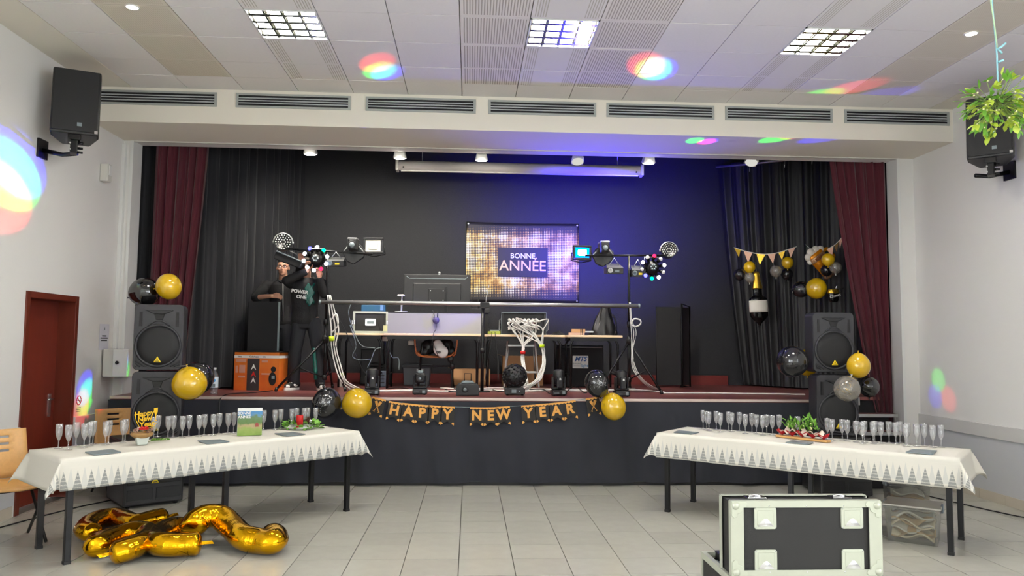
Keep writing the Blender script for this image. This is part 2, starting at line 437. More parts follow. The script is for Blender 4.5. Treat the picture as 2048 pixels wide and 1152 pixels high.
ORD = 'first second third fourth fifth sixth seventh eighth ninth tenth eleventh twelfth thirteenth fourteenth fifteenth sixteenth seventeenth eighteenth nineteenth twentieth'.split()
LX = [CX0+(c+.5)*PT for c in (3, 7, 11)]
for x, w in zip(LX, ('left', 'middle', 'right')): luminaire(f'louvred square ceiling light, {w} one of the row of three', x, 6.4825)
first = bpy.data.objects['ceiling_light']
for j, y in enumerate((4.08, 1.68, -.72, -3.12, -5.52, -7.92)):
    for x, w in zip(LX, ('left', 'middle', 'right')):
        dup_tree(first, (x, y, ZC), (0, 0, 0), f'louvred square ceiling light overhead, {w} one of the {ORD[j+1]} row towards the viewer')
emitter('halogen', (255, 232, 205), 60)
for x, y, w in ((-2.8, 6.21, 'left'), (4.32, 6.19, 'right')):
    t = thing('recessed_spot', f'small round recessed spot lit in the beige ceiling strip on the {w}', 'ceiling light', (x, y, ZC))
    obj('rim', G().lathe([(.046, 0), (.058, 0), (.058, -.006), (.046, -.008)], 24, cap=False), 'white', t)
    obj('bulb', G().lathe([(.0, -.006), (.045, -.005), (.045, -.001)], 20), 'halogen', t)
# air vents along the bulkhead
mat('vent_frame', (168, 172, 168), 0.45, 0.2); mat('vent_slat', (176, 180, 182), 0.4, 0.2)
VX = [(198, 435), (473, 702), (732, 952), (977, 1192), (1213, 1428), (1450, 1664), (1688, 1897)]
for i, (a, b) in enumerate(VX):
    ym = 178+ (a-198)*.0242; x0, x1 = at(a, ym, Y=YK).x, at(b, ym, Y=YK).x; w = x1-x0; z1 = 4.296; h = .158
    t = thing('air_vent', f'slotted grey air vent on the bulkhead, {ORD[i]} from the left', 'air vent', ((x0+x1)/2, YK, z1-h), group='air vents on the bulkhead')
    g = G().box(-w/2, w/2, -.012, 0, 0, .022).box(-w/2, w/2, -.012, 0, h-.022, h).box(-w/2, -w/2+.026, -.012, 0, .022, h-.022).box(w/2-.026, w/2, -.012, 0, .022, h-.022)
    obj('frame', g, 'vent_frame', t)
    obj('backing', G().box(-w/2+.02, w/2-.02, -.003, -.001, .018, h-.018), 'black', t)
    n = 4; ch = (h-.044)/n
    for k in range(1, n):
        z = .022+k*ch
        obj('slat', G().box(-w/2+.026, w/2-.026, -.011, -.003, z-ch*.21, z+ch*.21), 'vent_slat', t)

# ------------------------------------------------------------ door and wall fittings
d = struct('door_1', G().box(XL-.25, XL-.16, DY0+.05, DY1-.05, 0, DZ-.05), 'door_wood')
g = G().box(XL-.2, XL+.015, DY0, DY0+.06, 0, DZ).box(XL-.2, XL+.015, DY1-.06, DY1, 0, DZ).box(XL-.2, XL+.015, DY0+.06, DY1-.06, DZ-.06, DZ)
struct('door_frame', g, 'frame_wood', d, bevel=.004)
h = struct('door_handle', G().box(-.004, .006, -.02, .02, -.18, .05), 'chrome', d, loc=(XL-.156, 8.03, 1.0))
obj('lever', G().tube([(0, 0, 0), (.045, 0, 0), (.05, -.02, 0), (.05, -.12, 0)], .009), 'chrome', h)
t = thing('wall_sensor', 'small cream alarm sensor high on the white wall', 'sensor', (XL, 8.55, 3.35))
obj('body', G().box(0, .09, -.05, .05, 0, .2), 'offwhite', t, bevel=.012)
obj('lens', G().box(.088, .096, -.03, .03, .07, .18), 'white', t, bevel=.01)
t = tag(obj('cable_duct', G().box(-4.1, -4.06, YP-.055, YP, 1.5, 3.9), 'white', bevel=.004), 'white cable duct running up the corner beside the dark red curtain', 'cable duct')
# grey switch box on the jamb
t = thing('switch_box', 'grey metal switch cabinet with black rotary knob by the stage', 'switch box', (-4.08, 8.74, 1.19))
obj('body', G().box(0, .28, 0, .28, 0, .31), 'offwhite', t, bevel=.006)
obj('door', G().box(.115, .275, -.016, 0, .004, .306), 'white', t, bevel=.004)
obj('knob', G().cyl((.165, -.016, .16), (.165, -.035, .16), .02, .016).box(.160, .170, -.045, -.03, .14, .18), 'black', t)
t = thing('notice_paper', 'white printed sheet pinned above the grey switch box', 'notice', (XL+.003, 8.78, 1.49))
obj('sheet', G().box(0, .002, -.11, .11, 0, .29), 'paper', t)
for i, w in enumerate((.1, .17, .14)): obj('print_line', G().box(.002, .003, -w/2, w/2, .15-i*.025, .163-i*.025), 'black', t)
obj('print_mark', G().box(.002, .003, -.012, .012, .22, .25), 'slate', t)
t = thing('no_smoking_sign', 'white no smoking sign with red crossed ring beside the door', 'sign', (XL+.003, 8.29, .815))
obj('plate', G().box(0, .002, -.07, .07, 0, .26), 'white', t)
ring = [(.003, .045*math.cos(a*PI/12), .15+.045*math.sin(a*PI/12)) for a in range(24)]
obj('red_ring', G().tube(ring, .005, 6, closed=True).cyl((.003, -.03, .18), (.003, .03, .12), .004), 'red', t)
obj('cigarette', G().box(.002, .0032, -.025, .022, .146, .154), 'black', t)
for i in range(3): obj('print_line', G().box(.002, .003, -.05, .05, .07-i*.02, .078-i*.02), 'slate', t)

# ------------------------------------------------------------ stage platform
struct('stage_floor', G().box(-4.7, 6.1, 9.3, YW, ZS-.04, ZS).box(-3.98, 4.42, YS+.02, 9.3, ZS-.04, ZS), 'stage_boards')
struct('stage_wall', G().box(-3.97, 4.41, YS+.05, YS+.1, 0, ZS-.04).box(-4.7, 6.1, 9.32, 9.4, 0, ZS-.04).box(4.36, 4.41, YS+.1, 9.32, 0, ZS-.04).box(-3.97, -3.92, YS+.1, 9.32, 0, ZS-.04), 'black_matt')
mat('edge_strip', (205, 185, 175), 0.4, 0.3)
struct('stage_edge', G().box(-3.98, 4.42, YS+.005, YS+.022, ZS-.028, ZS+.002), 'edge_strip')
struct('stage_back_panel', G().box(-2.75, 4.1, YW-.05, YW, ZS, ZS+.15), 'stage_fascia')
def skirt_fn(u, v):
    x = -3.98+8.4*u; z = .035+(ZS-.07)*v
    w = .010*math.sin(x*7.3)+.008*math.sin(x*13.1+1)+.006*math.sin(x*3.1+.4)+.004*math.sin(x*23+3*z)
    return (x, YS-.022+w*(1-.7*v)*2.4+.004*math.sin(9*z+x*5)*(1-v), z)
t = thing('stage_skirt', 'black fabric skirt hanging along the whole stage front', 'stage skirt', (0, 0, 0))
obj('fabric', G().sheet(skirt_fn, 420, 14), 'skirt', t)
obj('hem', G().box(-3.97, 4.41, YS+.012, YS+.03, 0, .04), 'black', t)
t = thing('stage_steps', 'dark red steps with grey nosings leading up at the stage end', 'steps', (4.44, 0, 0))
for i, (z, y) in enumerate(((.2, 8.45), (.395, 8.68), (.59, 8.9), (.785, 9.1))):
    st = obj('tread', G().box(0, .80 if i > 1 else .72, y, 9.3, z-.03, z), 'stage_boards', t)
    obj('nosing', G().box(0, .80 if i > 1 else .72, y-.012, y, z-.036, z+.002), 'alu', st)
    obj('riser', G().box(.01, .70, y+.03, y+.05, z-.195, z-.03), 'black_matt', t)
obj('top_nosing', G().box(0, .42, 9.27, 9.3, ZS-.1, ZS-.002), 'alu', t)

# ------------------------------------------------------------ curtains
def curtain(name, label, path, z0, z1, m, amp, lam, shift=None, seed=1, group=None):
    """hanging folds along a floor path; shift(u) moves the foot sideways along x"""
    P = [Vector((*p, 0)) for p in path]; Ls = [0]
    for a, b in zip(P, P[1:]): Ls.append(Ls[-1]+(b-a).length)
    tot = Ls[-1]; rnd = random.Random(seed); ph = [rnd.uniform(0, 6) for _ in range(4)]
    def fn(u, v):
        d = u*tot; i = max(k for k in range(len(P)-1) if Ls[k] <= d+1e-9 or k == 0); i = min(i, len(P)-2)
        t = (d-Ls[i])/(Ls[i+1]-Ls[i]); p = P[i].lerp(P[i+1], t); e = (P[i+1]-P[i]).normalized(); n = Vector((-e.y, e.x, 0))
        w = amp*(math.sin(2*PI*d/lam+ph[0]+.5*math.sin(d*5+ph[1]))+.45*math.sin(2*PI*d/lam*1.7+ph[2]+v)+.2*math.sin(2*PI*d/lam*3.1+ph[3]))
        q = p+n*w*(.75+.25*v)
        if shift: q.x += shift(u)*(v**1.3)
        return (q.x, q.y, z1+(z0-z1)*v)
    o = obj(name, G().sheet(fn, int(tot/lam*14)+10, 24), m)
    return tag(o, label, 'curtain', group)
curtain('stage_curtain', 'dark red velvet curtain on the left of the stage opening', [(-3.84, 9.30), (-3.18, 9.34)], 0.99, 4.6, 'maroon', .03, .12, lambda u: -.24*u, 3)
curtain('stage_curtain', 'dark red velvet curtain on the right of the stage opening', [(4.5, 9.32), (5.27, 9.26)], 0.08, 4.6, 'maroon', .03, .14, lambda u: .72*(1-u), 5)
curtain('side_curtain', 'black pleated curtain closing the left wing of the stage', [(-4.3, 9.42), (-3.55, 9.5), (-3.1, 10.4), (-2.62, 11.86)], 1.0, 4.75, 'black_cloth', .045, .19, None, 8)
curtain('side_curtain', 'black satin curtain behind the balloons on the right of the stage', [(3.97, 11.88), (4.55, 11.2), (5.0, 10.6), (5.3, 9.9), (5.4, 9.5)], 1.0, 4.5, 'satin_black', .035, .23, lambda u: .35*(1-u)**3, 11)
t = thing('curtain_rail', 'thin grey ceiling rail carrying the black satin curtain', 'curtain rail', (0, 0, 0))
rp = [at(1432, 334, Y=11.6), at(1500, 328, Y=11.3), at(1570, 320, Y=10.9), at(1625, 312, Y=10.5)]
obj('rail', G().tube(rp, .02), 'alu', t)
for p in rp[1:]: obj('hook', G().cyl(p, p-Vector((.01, 0, .12)), .006), 'alu', t)
# ------------------------------------------------------------ loudspeaker stacks
def rpoly(w, h, r, n=4):
    P = []
    for cx, cz, a0 in ((w/2-r, h/2-r, 0), (-w/2+r, h/2-r, 90), (-w/2+r, -h/2+r, 180), (w/2-r, -h/2+r, 270)):
        for i in range(n+1):
            a = math.radians(a0+90*i/n); P.append((cx+r*math.cos(a), cz+r*math.sin(a)))
    return P
mat('cab_grey', (52, 52, 56), 0.45, bump=0.08, bscale=400)
def cabinet(label, loc, rz):
    """moulded two-way loudspeaker, front at local -y, standing on z=0"""
    W, H, D = .46, .65, .38
    t = thing('loudspeaker', label, 'speaker', loc, rz, 'stacked loudspeakers')
    vs = []; P = rpoly(W, H, .045, 4); n = len(P)
    rings = [(0.0, .97), (-.0, 1.0), (.22, 1.0), (D, .72)]
    g = G(); g.M = Matrix.Translation((0, 0, H/2))
    allv = [(x*(k if i == 3 else k), y, z*(1-(1-k)*.35)) for i, (y, k) in enumerate([(-.0, .97), (.015, 1.0), (.22, 1.0), (D, .70)]) for x, z in P]
    fs = [tuple(range(n))[::-1][::-1]]
    for r in range(3):
        for i in range(n): fs.append((r*n+i, (r+1)*n+i, (r+1)*n+(i+1) % n, r*n+(i+1) % n))
    fs.append(tuple(3*n+i for i in range(n))[::-1])
    g.add(allv, fs, False); obj('cabinet', g, 'cab_grey', t)
    zc = .240; R = .205
    obj('woofer_ring', G().lathe([(R, -.0), (R+.012, -.012), (R-.004, -.018), (R-.012, -.006)], 48, cap=False, M=Matrix.Translation((0, 0, zc)) @ Matrix.Rotation(PI/2, 4, 'X') @ Matrix.Scale(-1, 4, (0, 0, 1))), 'cab_grey', t)
    obj('woofer_grille', G().lathe([(0, .011), (.12, .010), (R-.008, .004), (R-.006, 0)], 48, Matrix.Translation((0, 0, zc)) @ Matrix.Rotation(PI/2, 4, 'X')), 'grille', t)
    # horn flare: recessed funnel modelled as four sloping lips round a throat
    g = G(); z0, z1 = .45, .605; a, b = .125, .03
    g.add([(-a, -.002, z1), (a, -.002, z1), (b, -.001, z1-.035), (-b, -.001, z1-.035)], [(0, 3, 2, 1)])
    obj('horn_top', G().prism([(-.135, z1-.012), (.135, z1-.012), (.05, z1-.05), (-.05, z1-.05)], -.010, .004), 'black_plastic', t, bevel=.004)
    obj('horn_throat', G().prism([(-.05, z1-.05), (.05, z1-.05), (.03, z1-.11), (-.03, z1-.11)], -.006, .002), 'black', t, bevel=.003)
    obj('horn_lip', G().tube([(-.105, -.004, .43), (-.055, -.012, .47), (-.02, -.016, .488), (.02, -.016, .488), (.055, -.012, .47), (.105, -.004, .43)], .006), 'cab_grey', t)
    for sx in (-1, 1): obj('port', G().prism([(sx*.168-.015, .43), (sx*.168+.015, .43), (sx*.168+.012, .575), (sx*.168-.012, .575)], -.004, .002), 'black', t)
    for sx in (-1, 1):
        v = obj('corner_vent', G().prism([(sx*.205, .03), (sx*.205, .10), (sx*.09, .03)], -.003, .003), 'black', t)
        for k in range(3): obj('rib', G().cyl((sx*(.19-.035*k), -.004, .03), (sx*(.205), -.004, .05+.02*k), .003, seg=6), 'cab_grey', v)
    b = obj('badge', G().prism([(-.036, .075), (.036, .075), (0, .135)], -.021, -.014), 'yellow_badge', t, bevel=.004)
    obj('badge_mark', G().box(-.018, .018, -.0225, -.021, .084, .090).prism([(-.006, .098), (.006, .098), (0, .112)], -.0225, -.021), 'black', b)
    return t
def subwoofer(label, loc, rz):
    W, H, D = .55, .64, .62
    t = thing('subwoofer', label, 'speaker', loc, rz, 'subwoofers on the floor')
    obj('cabinet', G().box(-W/2, W/2, 0, D, .02, H), 'black_plastic', t, bevel=.02)
    obj('grille', G().box(-W/2+.03, W/2-.03, -.012, .004, .22, H-.03), 'grille', t, bevel=.008)
    for sx in (-1, 1):
        v = obj('port', G().box(sx*.13-.115, sx*.13+.115, -.006, .004, .07, .18), 'black', t, bevel=.004)
        obj('port_lip', G().box(sx*.13-.118, sx*.13+.118, -.012, -.004, .062, .075), 'black_plastic', v)
    for sx in (-1, 1):
        for y in (.06, D-.06): obj('foot', G().cyl((sx*.22, y, 0), (sx*.22, y, .021), .02), 'black', t)
    for sx in (-1, 1): obj('handle', G().box(sx*W/2-.008, sx*W/2+.008, .25, .37, .35, .42), 'black', t, bevel=.006)
    b = obj('badge', G().prism([(-.036, .225), (.036, .225), (0, .288)], -.020, -.012), 'yellow_badge', t, bevel=.004)
    obj('badge_mark', G().box(-.018, .018, -.0215, -.020, .233, .240), 'black', b)
    return t
subwoofer('black subwoofer with yellow badge on the floor behind the left table', (-3.03, 7.66, 0), math.radians(38))
cabinet('black loudspeaker in the middle of the left stack behind the gold balloon', (-3.07, 7.72, .645), math.radians(14))
cabinet('black loudspeaker on top of the left stack under two balloons', (-3.085, 7.74, 1.31), math.radians(12))
subwoofer('black subwoofer with yellow badge on the floor behind the right table', (4.02, 7.98, 0), math.radians(-6))
cabinet('black loudspeaker in the middle of the right stack behind the clear balloon', (4.0, 8.1, .645), math.radians(-4))
cabinet('black loudspeaker on top of the right stack beside the gold balloon', (3.98, 8.12, 1.325), math.radians(-2))

# ------------------------------------------------------------ wall loudspeakers
def wall_speaker(label, c, rz, tilt, wallx):
    t = thing('wall_speaker', label, 'speaker', c, rot=(tilt, 0, rz))
    W, H, D = .40, .64, .34
    vs = []
    P = [(-W/2, 0), (W/2, 0), (W/2, .12), (W*.30, D), (-W*.30, D), (-W/2, .12)]
    g = G(); n = 6
    g.add([(x, y, z) for z in (-H/2, H/2) for x, y in P], [tuple(range(n))[::-1], tuple(range(n, 2*n))]+[(i, (i+1) % n, n+(i+1) % n, n+i) for i in range(n)])
    obj('cabinet', g, 'black_plastic', t, bevel=.018)
    obj('grille', G().box(-W/2+.012, W/2-.012, -.012, .004, -H/2+.02, H/2-.012), 'grille', t, bevel=.01)
    obj('badge', G().box(.02, .06, -.015, -.011, -H/2+.07, -H/2+.105), 'slate', t)
    obj('corner_plate', G().box(W/2-.035, W/2-.008, -.015, -.011, -H/2+.012, -H/2+.04), 'alu', t)
    b = obj('bracket', G().box(-.05, .05, .02, .16, -H/2-.05, -H/2).box(-.03, .03, .05, .13, -H/2-.17, -H/2-.04), 'black_metal', t, bevel=.005)
    for k in (-.06, -.11, -.15): obj('knob', G().cyl((.03, .09, -H/2+k), (.075, .09, -H/2+k), .012), 'black_metal', b)
    for k in (-.08, -.14): obj('bolt', G().cyl((-.03, .049, -H/2+k), (-.03, .042, -H/2+k), .008), 'alu', b)
    s = 1 if wallx > 0 else -1
    return t
wall_speaker('black wall loudspeaker high on the left wall beneath the ceiling', at(152, 202, X=-3.72), math.radians(24), math.radians(-7), -1)
t = tag(obj('wall_bracket', G().box(XL, XL+.02, 7.28, 7.44, 3.32, 3.5).tube([(XL+.01, 7.36, 3.4), (-3.9, 7.36, 3.36), (-3.74, 7.3, 3.36)], .022), 'black_metal'), 'black steel wall bracket holding the left wall loudspeaker', 'bracket')
ws = wall_speaker('black wall loudspeaker high on the right wall behind the mistletoe', at(1978, 252, X=5.12), math.radians(-40), math.radians(-7), 1)
t = tag(obj('wall_bracket', G().box(XR-.02, XR, 7.28, 7.44, 3.32, 3.5).tube([(XR-.01, 7.36, 3.4), (5.3, 7.4, 3.36), (5.14, 7.38, 3.36)], .022), 'black_metal'), 'black steel wall bracket holding the right wall loudspeaker', 'bracket')

# ------------------------------------------------------------ buffet tables with cloths
s = Sh('cloth_print'); uv = s.n('UVMap'); sp = s.n('SeparateXYZ', i_0=uv.outputs[0])
U, V = sp.outputs[0], sp.outputs[1]      # metres along the hem, metres below the table edge
def trees(s, U, V, pitch, off, foot, hgt, half):
    fr = s.math('ABSOLUTE', s.math('SUBTRACT', s.math('FRACT', s.math('ADD', s.math('MULTIPLY', U, 1/pitch), off)), 0.5))
    h = s.math('MULTIPLY', s.math('SUBTRACT', foot, V), 1/hgt)              # 0 at the foot, 1 at the tip
    wv = s.math('MULTIPLY', s.math('SUBTRACT', 1.0, h), half/pitch)
    a = s.math('LESS_THAN', fr, wv); b = s.math('GREATER_THAN', h, 0.0)
    return s.math('MULTIPLY', a, b), h
t1, h1 = trees(s, U, V, .092, .0, .225, .135, .034)
t2, h2 = trees(s, U, V, .092, .5, .205, .14, .025)
nz = s.n('TexNoise', i_Vector=uv.outputs[0], i_Scale=260.0)
stripe = s.math('GREATER_THAN', s.math('FRACT', s.math('ADD', s.math('MULTIPLY', h1, 5.0), s.math('MULTIPLY', nz.outputs[0], 1.0))), 0.14)
base = s.mix(t2, L((226, 222, 210)), L((210, 209, 201)))
col = s.mix(s.math('MULTIPLY', t1, stripe), base, L((150, 151, 147)))
s.set(s.b.inputs['Base Color'], col); s.b.inputs['Roughness'].default_value = 0.8
bp = s.n('Bump', i_Strength=0.15, i_Distance=0.004, i_Height=s.n('TexNoise', i_Scale=14.0)); s.set(s.b.inputs['Normal'], bp)
MATS['cloth_print'] = s.m
def buffet(label, clabel, A, B, W, drop, ends, seed):
    """long folding table whose front edge runs from A to B on the floor plan; cloth over it"""
    A, B = Vector((*A, 0)), Vector((*B, 0)); e = B-A; Ln = e.length; rz = math.atan2(e.y, e.x)
    t = thing('folding_table', label, 'table', A, rz)
    obj('table_top', G().box(-.06, Ln+.06, -.03, W-.03, .722, .75), 'table_top', t)
    for i, x in enumerate((.02, Ln/2-.02, Ln-.02)):
        for y in (.02, W-.08):
            lg = obj('leg', G().box(x-.021, x+.021, y-.021, y+.021, .02, .722), 'black_metal', t, bevel=.003)
            obj('foot', G().box(x-.023, x+.023, y-.023, y+.023, 0, .022), 'black', lg)
            obj('bracket', G().box(x-.045, x+.045, y-.015 if y < .1 else y-.09, y+.09 if y < .1 else y+.015, .66, .72), 'black', lg)
    rnd = random.Random(seed); ov = drop
    xs = [-.065-ends*k/8 for k in range(8, 0, -1)]+[-.065+(Ln+.13)*k/40 for k in range(41)]+[Ln+.065+ends*k/8 for k in range(1, 9)]
    ys = [-.035-drop*k/8 for k in range(8, 0, -1)]+[-.035+(W+.01)*k/10 for k in range(11)]+[W-.025+drop*k/8 for k in range(1, 9)]
    vs, uvs = [], []
    for y in ys:
        for x in xs:
            a = -.065-x if x < -.065 else (x-(Ln+.065) if x > Ln+.065 else 0); sa = -1 if x < -.065 else 1
            b = -.035-y if y < -.035 else (y-(W-.025) if y > W-.025 else 0); sb = -1 if y < -.035 else 1
            px = min(max(x, -.065), Ln+.065); py = min(max(y, -.035), W-.025)
            if a and b:
                r = math.hypot(a, b); th = math.atan2(b, a); fl = math.sin(2*th)
                px += sa*(.05*a+.30*r*fl*math.cos(th)+.12*a); py += sb*(.03*b+.30*r*fl*math.sin(th)); z = .752-r*(.97-.2*fl)
            else:
                px += sa*a*.17; py += sb*b*.04
                z = .752-a*.98-b*.995
                if b: py += sb*.006*math.sin(x*9+seed)*b/drop
            vs.append((px, py, z+.0006*math.sin(x*31+y*17)))
            q = b if (b and sb < 0) else 0
            uvs.append((x, q if not a else (b if sb < 0 else 0)))
    w = len(xs); fs = [(j*w+i, j*w+i+1, (j+1)*w+i+1, (j+1)*w+i) for j in range(len(ys)-1) for i in range(w-1)]
    g = G().add(vs, fs, True); me = g.mesh('tablecloth'); ul = me.uv_layers.new(name='UVMap')
    for lp in me.loops: ul.data[lp.index].uv = uvs[lp.vertex_index]
    c = obj('tablecloth', me, 'cloth_print', None, A, (0, 0, rz), solid=.002)
    tag(c, clabel, 'tablecloth')
    return t
buffet('long folding buffet table with black legs on the left', 'white cloth printed with grey fir trees on the left table', (-2.86, 5.70), (-1.12, 7.43), .70, .225, .24, 1)
buffet('long folding buffet table with black legs on the right', 'white cloth printed with grey fir trees on the right table', (1.90, 7.36), (3.75, 5.79), .70, .235, .22, 2)
ZT = .757
# ------------------------------------------------------------ champagne flutes
fp = [(.0, .001), (.030, .001), (.031, .003), (.012, .006), (.0045, .012), (.004, .05), (.006, .062), (.014, .075), (.0225, .10), (.026, .13), (.0265, .16), (.0255, .186),
      (.0245, .186), (.0255, .16), (.025, .13), (.0215, .102), (.013, .078), (.004, .066), (.0, .065)]
flute_me = G().lathe(fp, 18).mesh('champagne_flute')
FL = [(116.7, 896.5), (136, 899), (151.5, 891.5), (167.7, 895), (178.8, 891.5), (185.4, 888), (210.5, 890), (216.5, 887), (245.5, 886), (250, 883), (307, 878), (315, 874), (335.8, 875.5), (346, 874.5), (364.3, 875.5), (377.5, 872.7),
      (397.6, 873), (408.3, 870.5), (426, 870.5), (438, 867.8), (455.5, 868), (467, 866), (519, 861), (527, 859.8), (549.3, 859), (560.8, 857), (583, 856), (592.5, 853.5), (608, 854), (614.5, 852.5), (630.6, 852.7)]
FR = [(1406.4, 857.3), (1413.4, 859.3), (1418, 861.3), (1432.8, 859.3), (1440.8, 864), (1457.3, 861.3), (1463.7, 863.5), (1479, 862.3), (1490.7, 867.3), (1504, 865), (1513, 868), (1525.6, 870.3), (1533.6, 868.5), (1545, 870),
      (1558.6, 869), (1595.5, 873), (1655.4, 877.5), (1664.4, 880), (1685, 880.5), (1695, 882), (1713, 884.5), (1725.4, 887.3), (1729, 884.5), (1746.8, 887.2), (1749.5, 884.5), (1762.4, 886.9), (1778.3, 885.9), (1792, 888.3), (1800.3, 885.9), (1812.7, 892.3), (1815.5, 888.5), (1833.7, 891.9), (1849.2, 891.5), (1866.2, 894.9), (1882.6, 894.5)]
TENS = {20: 'twenti', 30: 'thirti'}
def ordi(n):
    if n <= 20: return ORD[n-1]
    return ('twenty-' if n < 30 else 'thirty-')+ORD[n%10-1] if n % 10 else TENS[n]+'eth'
for pts, w in ((FL, 'left'), (FR, 'right')):
    n = len(pts)
    for i, (x, y) in enumerate(pts):
        p = at(x, y, Z=ZT)
        if i < n/2: lab = f'empty champagne flute on the {w} table, {ordi(i+1)} from its left end'
        else: lab = f'empty champagne flute on the {w} table, {ordi(n-i)} from its right end'
        o = obj('champagne_flute', flute_me, 'flute_glass', None, p, (0, 0, i*.7)); tag(o, lab, 'glass', f'champagne flutes on the {w} table')
# ------------------------------------------------------------ slate plates
def slate(label, q):
    P = [at(x, y, Z=ZT) for x, y in q]; c = sum(P, Vector())/4
    g = G(); vs = [(p.x-c.x, p.y-c.y, z) for z in (0, .006) for p in P]
    g.add(vs, [(3, 2, 1, 0), (4, 5, 6, 7)]+[(i, (i+1) % 4, 4+(i+1) % 4, 4+i) for i in range(4)])
    tag(obj('slate_plate', g, 'slate', None, c), label, 'slate plate', 'grey slate plates on the tables')
slate('grey slate plate at the near end of the left table', [(188, 911), (242, 905), (224, 899), (170, 905)])
slate('grey slate plate in the middle of the left table before the card', [(413, 888.5), (459, 884), (441, 879.5), (395, 882)])
slate('grey slate plate before the candle wreath on the left table', [(574, 873), (611, 869), (586, 865), (549, 868)])
slate('grey slate plate at the far left end of the right table', [(1382, 869), (1398, 865.5), (1358, 861.5), (1347, 865)])
slate('grey slate plate before the mistletoe arrangement on the right table', [(1616, 889.5), (1627, 885.5), (1585, 881), (1571, 885.5)])
slate('grey slate plate at the near right end of the right table', [(1866, 909.5), (1874, 902), (1826, 899), (1811, 905)])

# ------------------------------------------------------------ balloons
GB = 'latex party balloons'
def balloon(label, px, py, r, Y, m, ry=None, ang=0, tie=None, confetti=0, prints=0):
    c = at(px, py, Y=Y); k = Y/FPX*1.0; R = r*k; RZ = (ry or r)*k
    t = thing('balloon', label, 'balloon', c, rot=(0, math.radians(ang), 0), group=GB)
    prof = []
    for i in range(25):
        a = -PI/2+PI*i/24; x = R*math.cos(a); z = RZ*math.sin(a)
        if z < 0: x *= 1-.10*(z/RZ)**2; z *= 1.10
        prof.append((max(x, .0 if i in (0, 24) else .002), z))
    prof[0] = (0, prof[0][1]); prof[-1] = (0, prof[-1][1])
    obj('skin', G().lathe(prof, 32), m, t)
    zb = -RZ*1.10
    obj('knot', G().lathe([(0, zb-.022), (.010, zb-.02), (.004, zb-.010), (.010, zb+.004)], 10), m if m != 'clear_latex' else 'offwhite', t)
    rnd = random.Random(int(px*7+py))
    if tie:
        R_ = Matrix.Rotation(math.radians(ang), 4, 'Y'); kp = R_ @ Vector((0, 0, zb-.01)); q = R_.inverted() @ (at(tie[0], tie[1], Y=tie[2])-c)
        obj('ribbon', G().tube([(0, 0, zb-.01), (Vector((0, 0, zb-.01))+q)/2+Vector((.01, 0, 0)), q], .003, 5), 'offwhite', t)
    if confetti:
        g = G()
        for _ in range(confetti):
            a, b = rnd.uniform(0, 2*PI), rnd.uniform(-.9, .5); q = Vector((math.cos(a)*math.cos(b), math.sin(a)*math.cos(b), math.sin(b)))
            g.M = Matrix.Translation(q*R*.93) @ q.to_track_quat('Z', 'Y').to_matrix().to_4x4(); s_ = rnd.uniform(.003, .008)
            g.add([(s_*math.cos(j*PI/3), s_*math.sin(j*PI/3), 0) for j in range(6)], [tuple(range(6))])
        obj('confetti', g, 'gold_shine', t, kind='stuff')
    if prints:
        g = G()
        for _ in range(prints):
            a = rnd.gauss(-PI/2, .35); b = rnd.gauss(.05, .22); q = Vector((math.cos(a)*math.cos(b), math.sin(a)*math.cos(b), math.sin(b)))
            g.M = Matrix.Translation(Vector((q.x*R, q.y*R, q.z*RZ))*1.004) @ q.to_track_quat('Z', 'Y').to_matrix().to_4x4() @ Matrix.Rotation(rnd.uniform(0, 3), 4, 'Z')
            l = rnd.uniform(.004, .012); g.box(-l, l, -.0016, .0016, -.003, .0005)
        obj('silver_print', g, 'alu', t, kind='stuff')
    return t
balloon('smoky black balloon on the left speaker stack beside the gold one', 290, 584, 28, 7.95, 'smoke_latex', ang=70)
balloon('yellow gold balloon on top of the left speaker stack', 338, 573, 26, 7.86, 'gold_latex', ry=23, ang=80)
balloon('large yellow gold balloon hanging at the left speaker stack', 379, 768, 33, 7.46, 'gold_latex', ry=31, ang=170, tie=(352, 733, 7.78))
balloon('glossy black balloon behind the large gold one at the left speakers', 395, 755, 31, 7.85, 'black_latex')
balloon('black printed balloon at the left end of the letter garland', 652, 806, 31, 8.45, 'black_latex', ry=27, ang=-70, prints=60, tie=(690, 797, 8.73))
balloon('yellow gold balloon at the left end of the letter garland', 715, 806, 30, 8.45, 'gold_latex', ry=28, ang=70, tie=(690, 797, 8.73))
balloon('black printed balloon above the right end of the letter garland', 1194, 766, 25, 8.5, 'black_latex', ry=27, ang=-15, prints=50, tie=(1212, 795, 8.73))
balloon('yellow gold balloon at the right end of the letter garland', 1227, 814, 25, 8.5, 'gold_latex', ry=27, ang=160, tie=(1212, 795, 8.73))
balloon('large pearly black balloon left of the right speaker stack', 1584, 723, 32, 8.1, 'black_latex', ry=30, ang=-90, tie=(1622, 728, 8.3))
balloon('yellow gold balloon mostly hidden behind the right speaker stack', 1614, 724, 26, 8.62, 'gold_latex')
balloon('yellow gold balloon at the right edge of the right speaker stack', 1717, 732, 23, 7.85, 'gold_latex', ry=25, ang=180)
balloon('clear balloon with gold confetti on the right speaker stack', 1694, 778, 26, 7.75, 'clear_latex', ry=25, confetti=90, ang=-160, tie=(1700, 744, 8.12))
balloon('dark grey balloon beside the confetti balloon near the steps', 1738, 773, 20, 8.0, 'smoke_latex')
balloon('small gold balloon topping the cluster over the bottle balloon', 1499, 534, 12, 10.75, 'gold_latex')
balloon('small dark balloon at the left of the bottle balloon cluster', 1479, 549, 12, 10.75, 'black_latex')
balloon('small clear balloon right above the bottle balloon neck', 1499, 555, 10, 10.7, 'clear_latex')
balloon('small clear balloon in the cluster under the middle flags', 1552, 542, 12, 10.7, 'clear_latex')
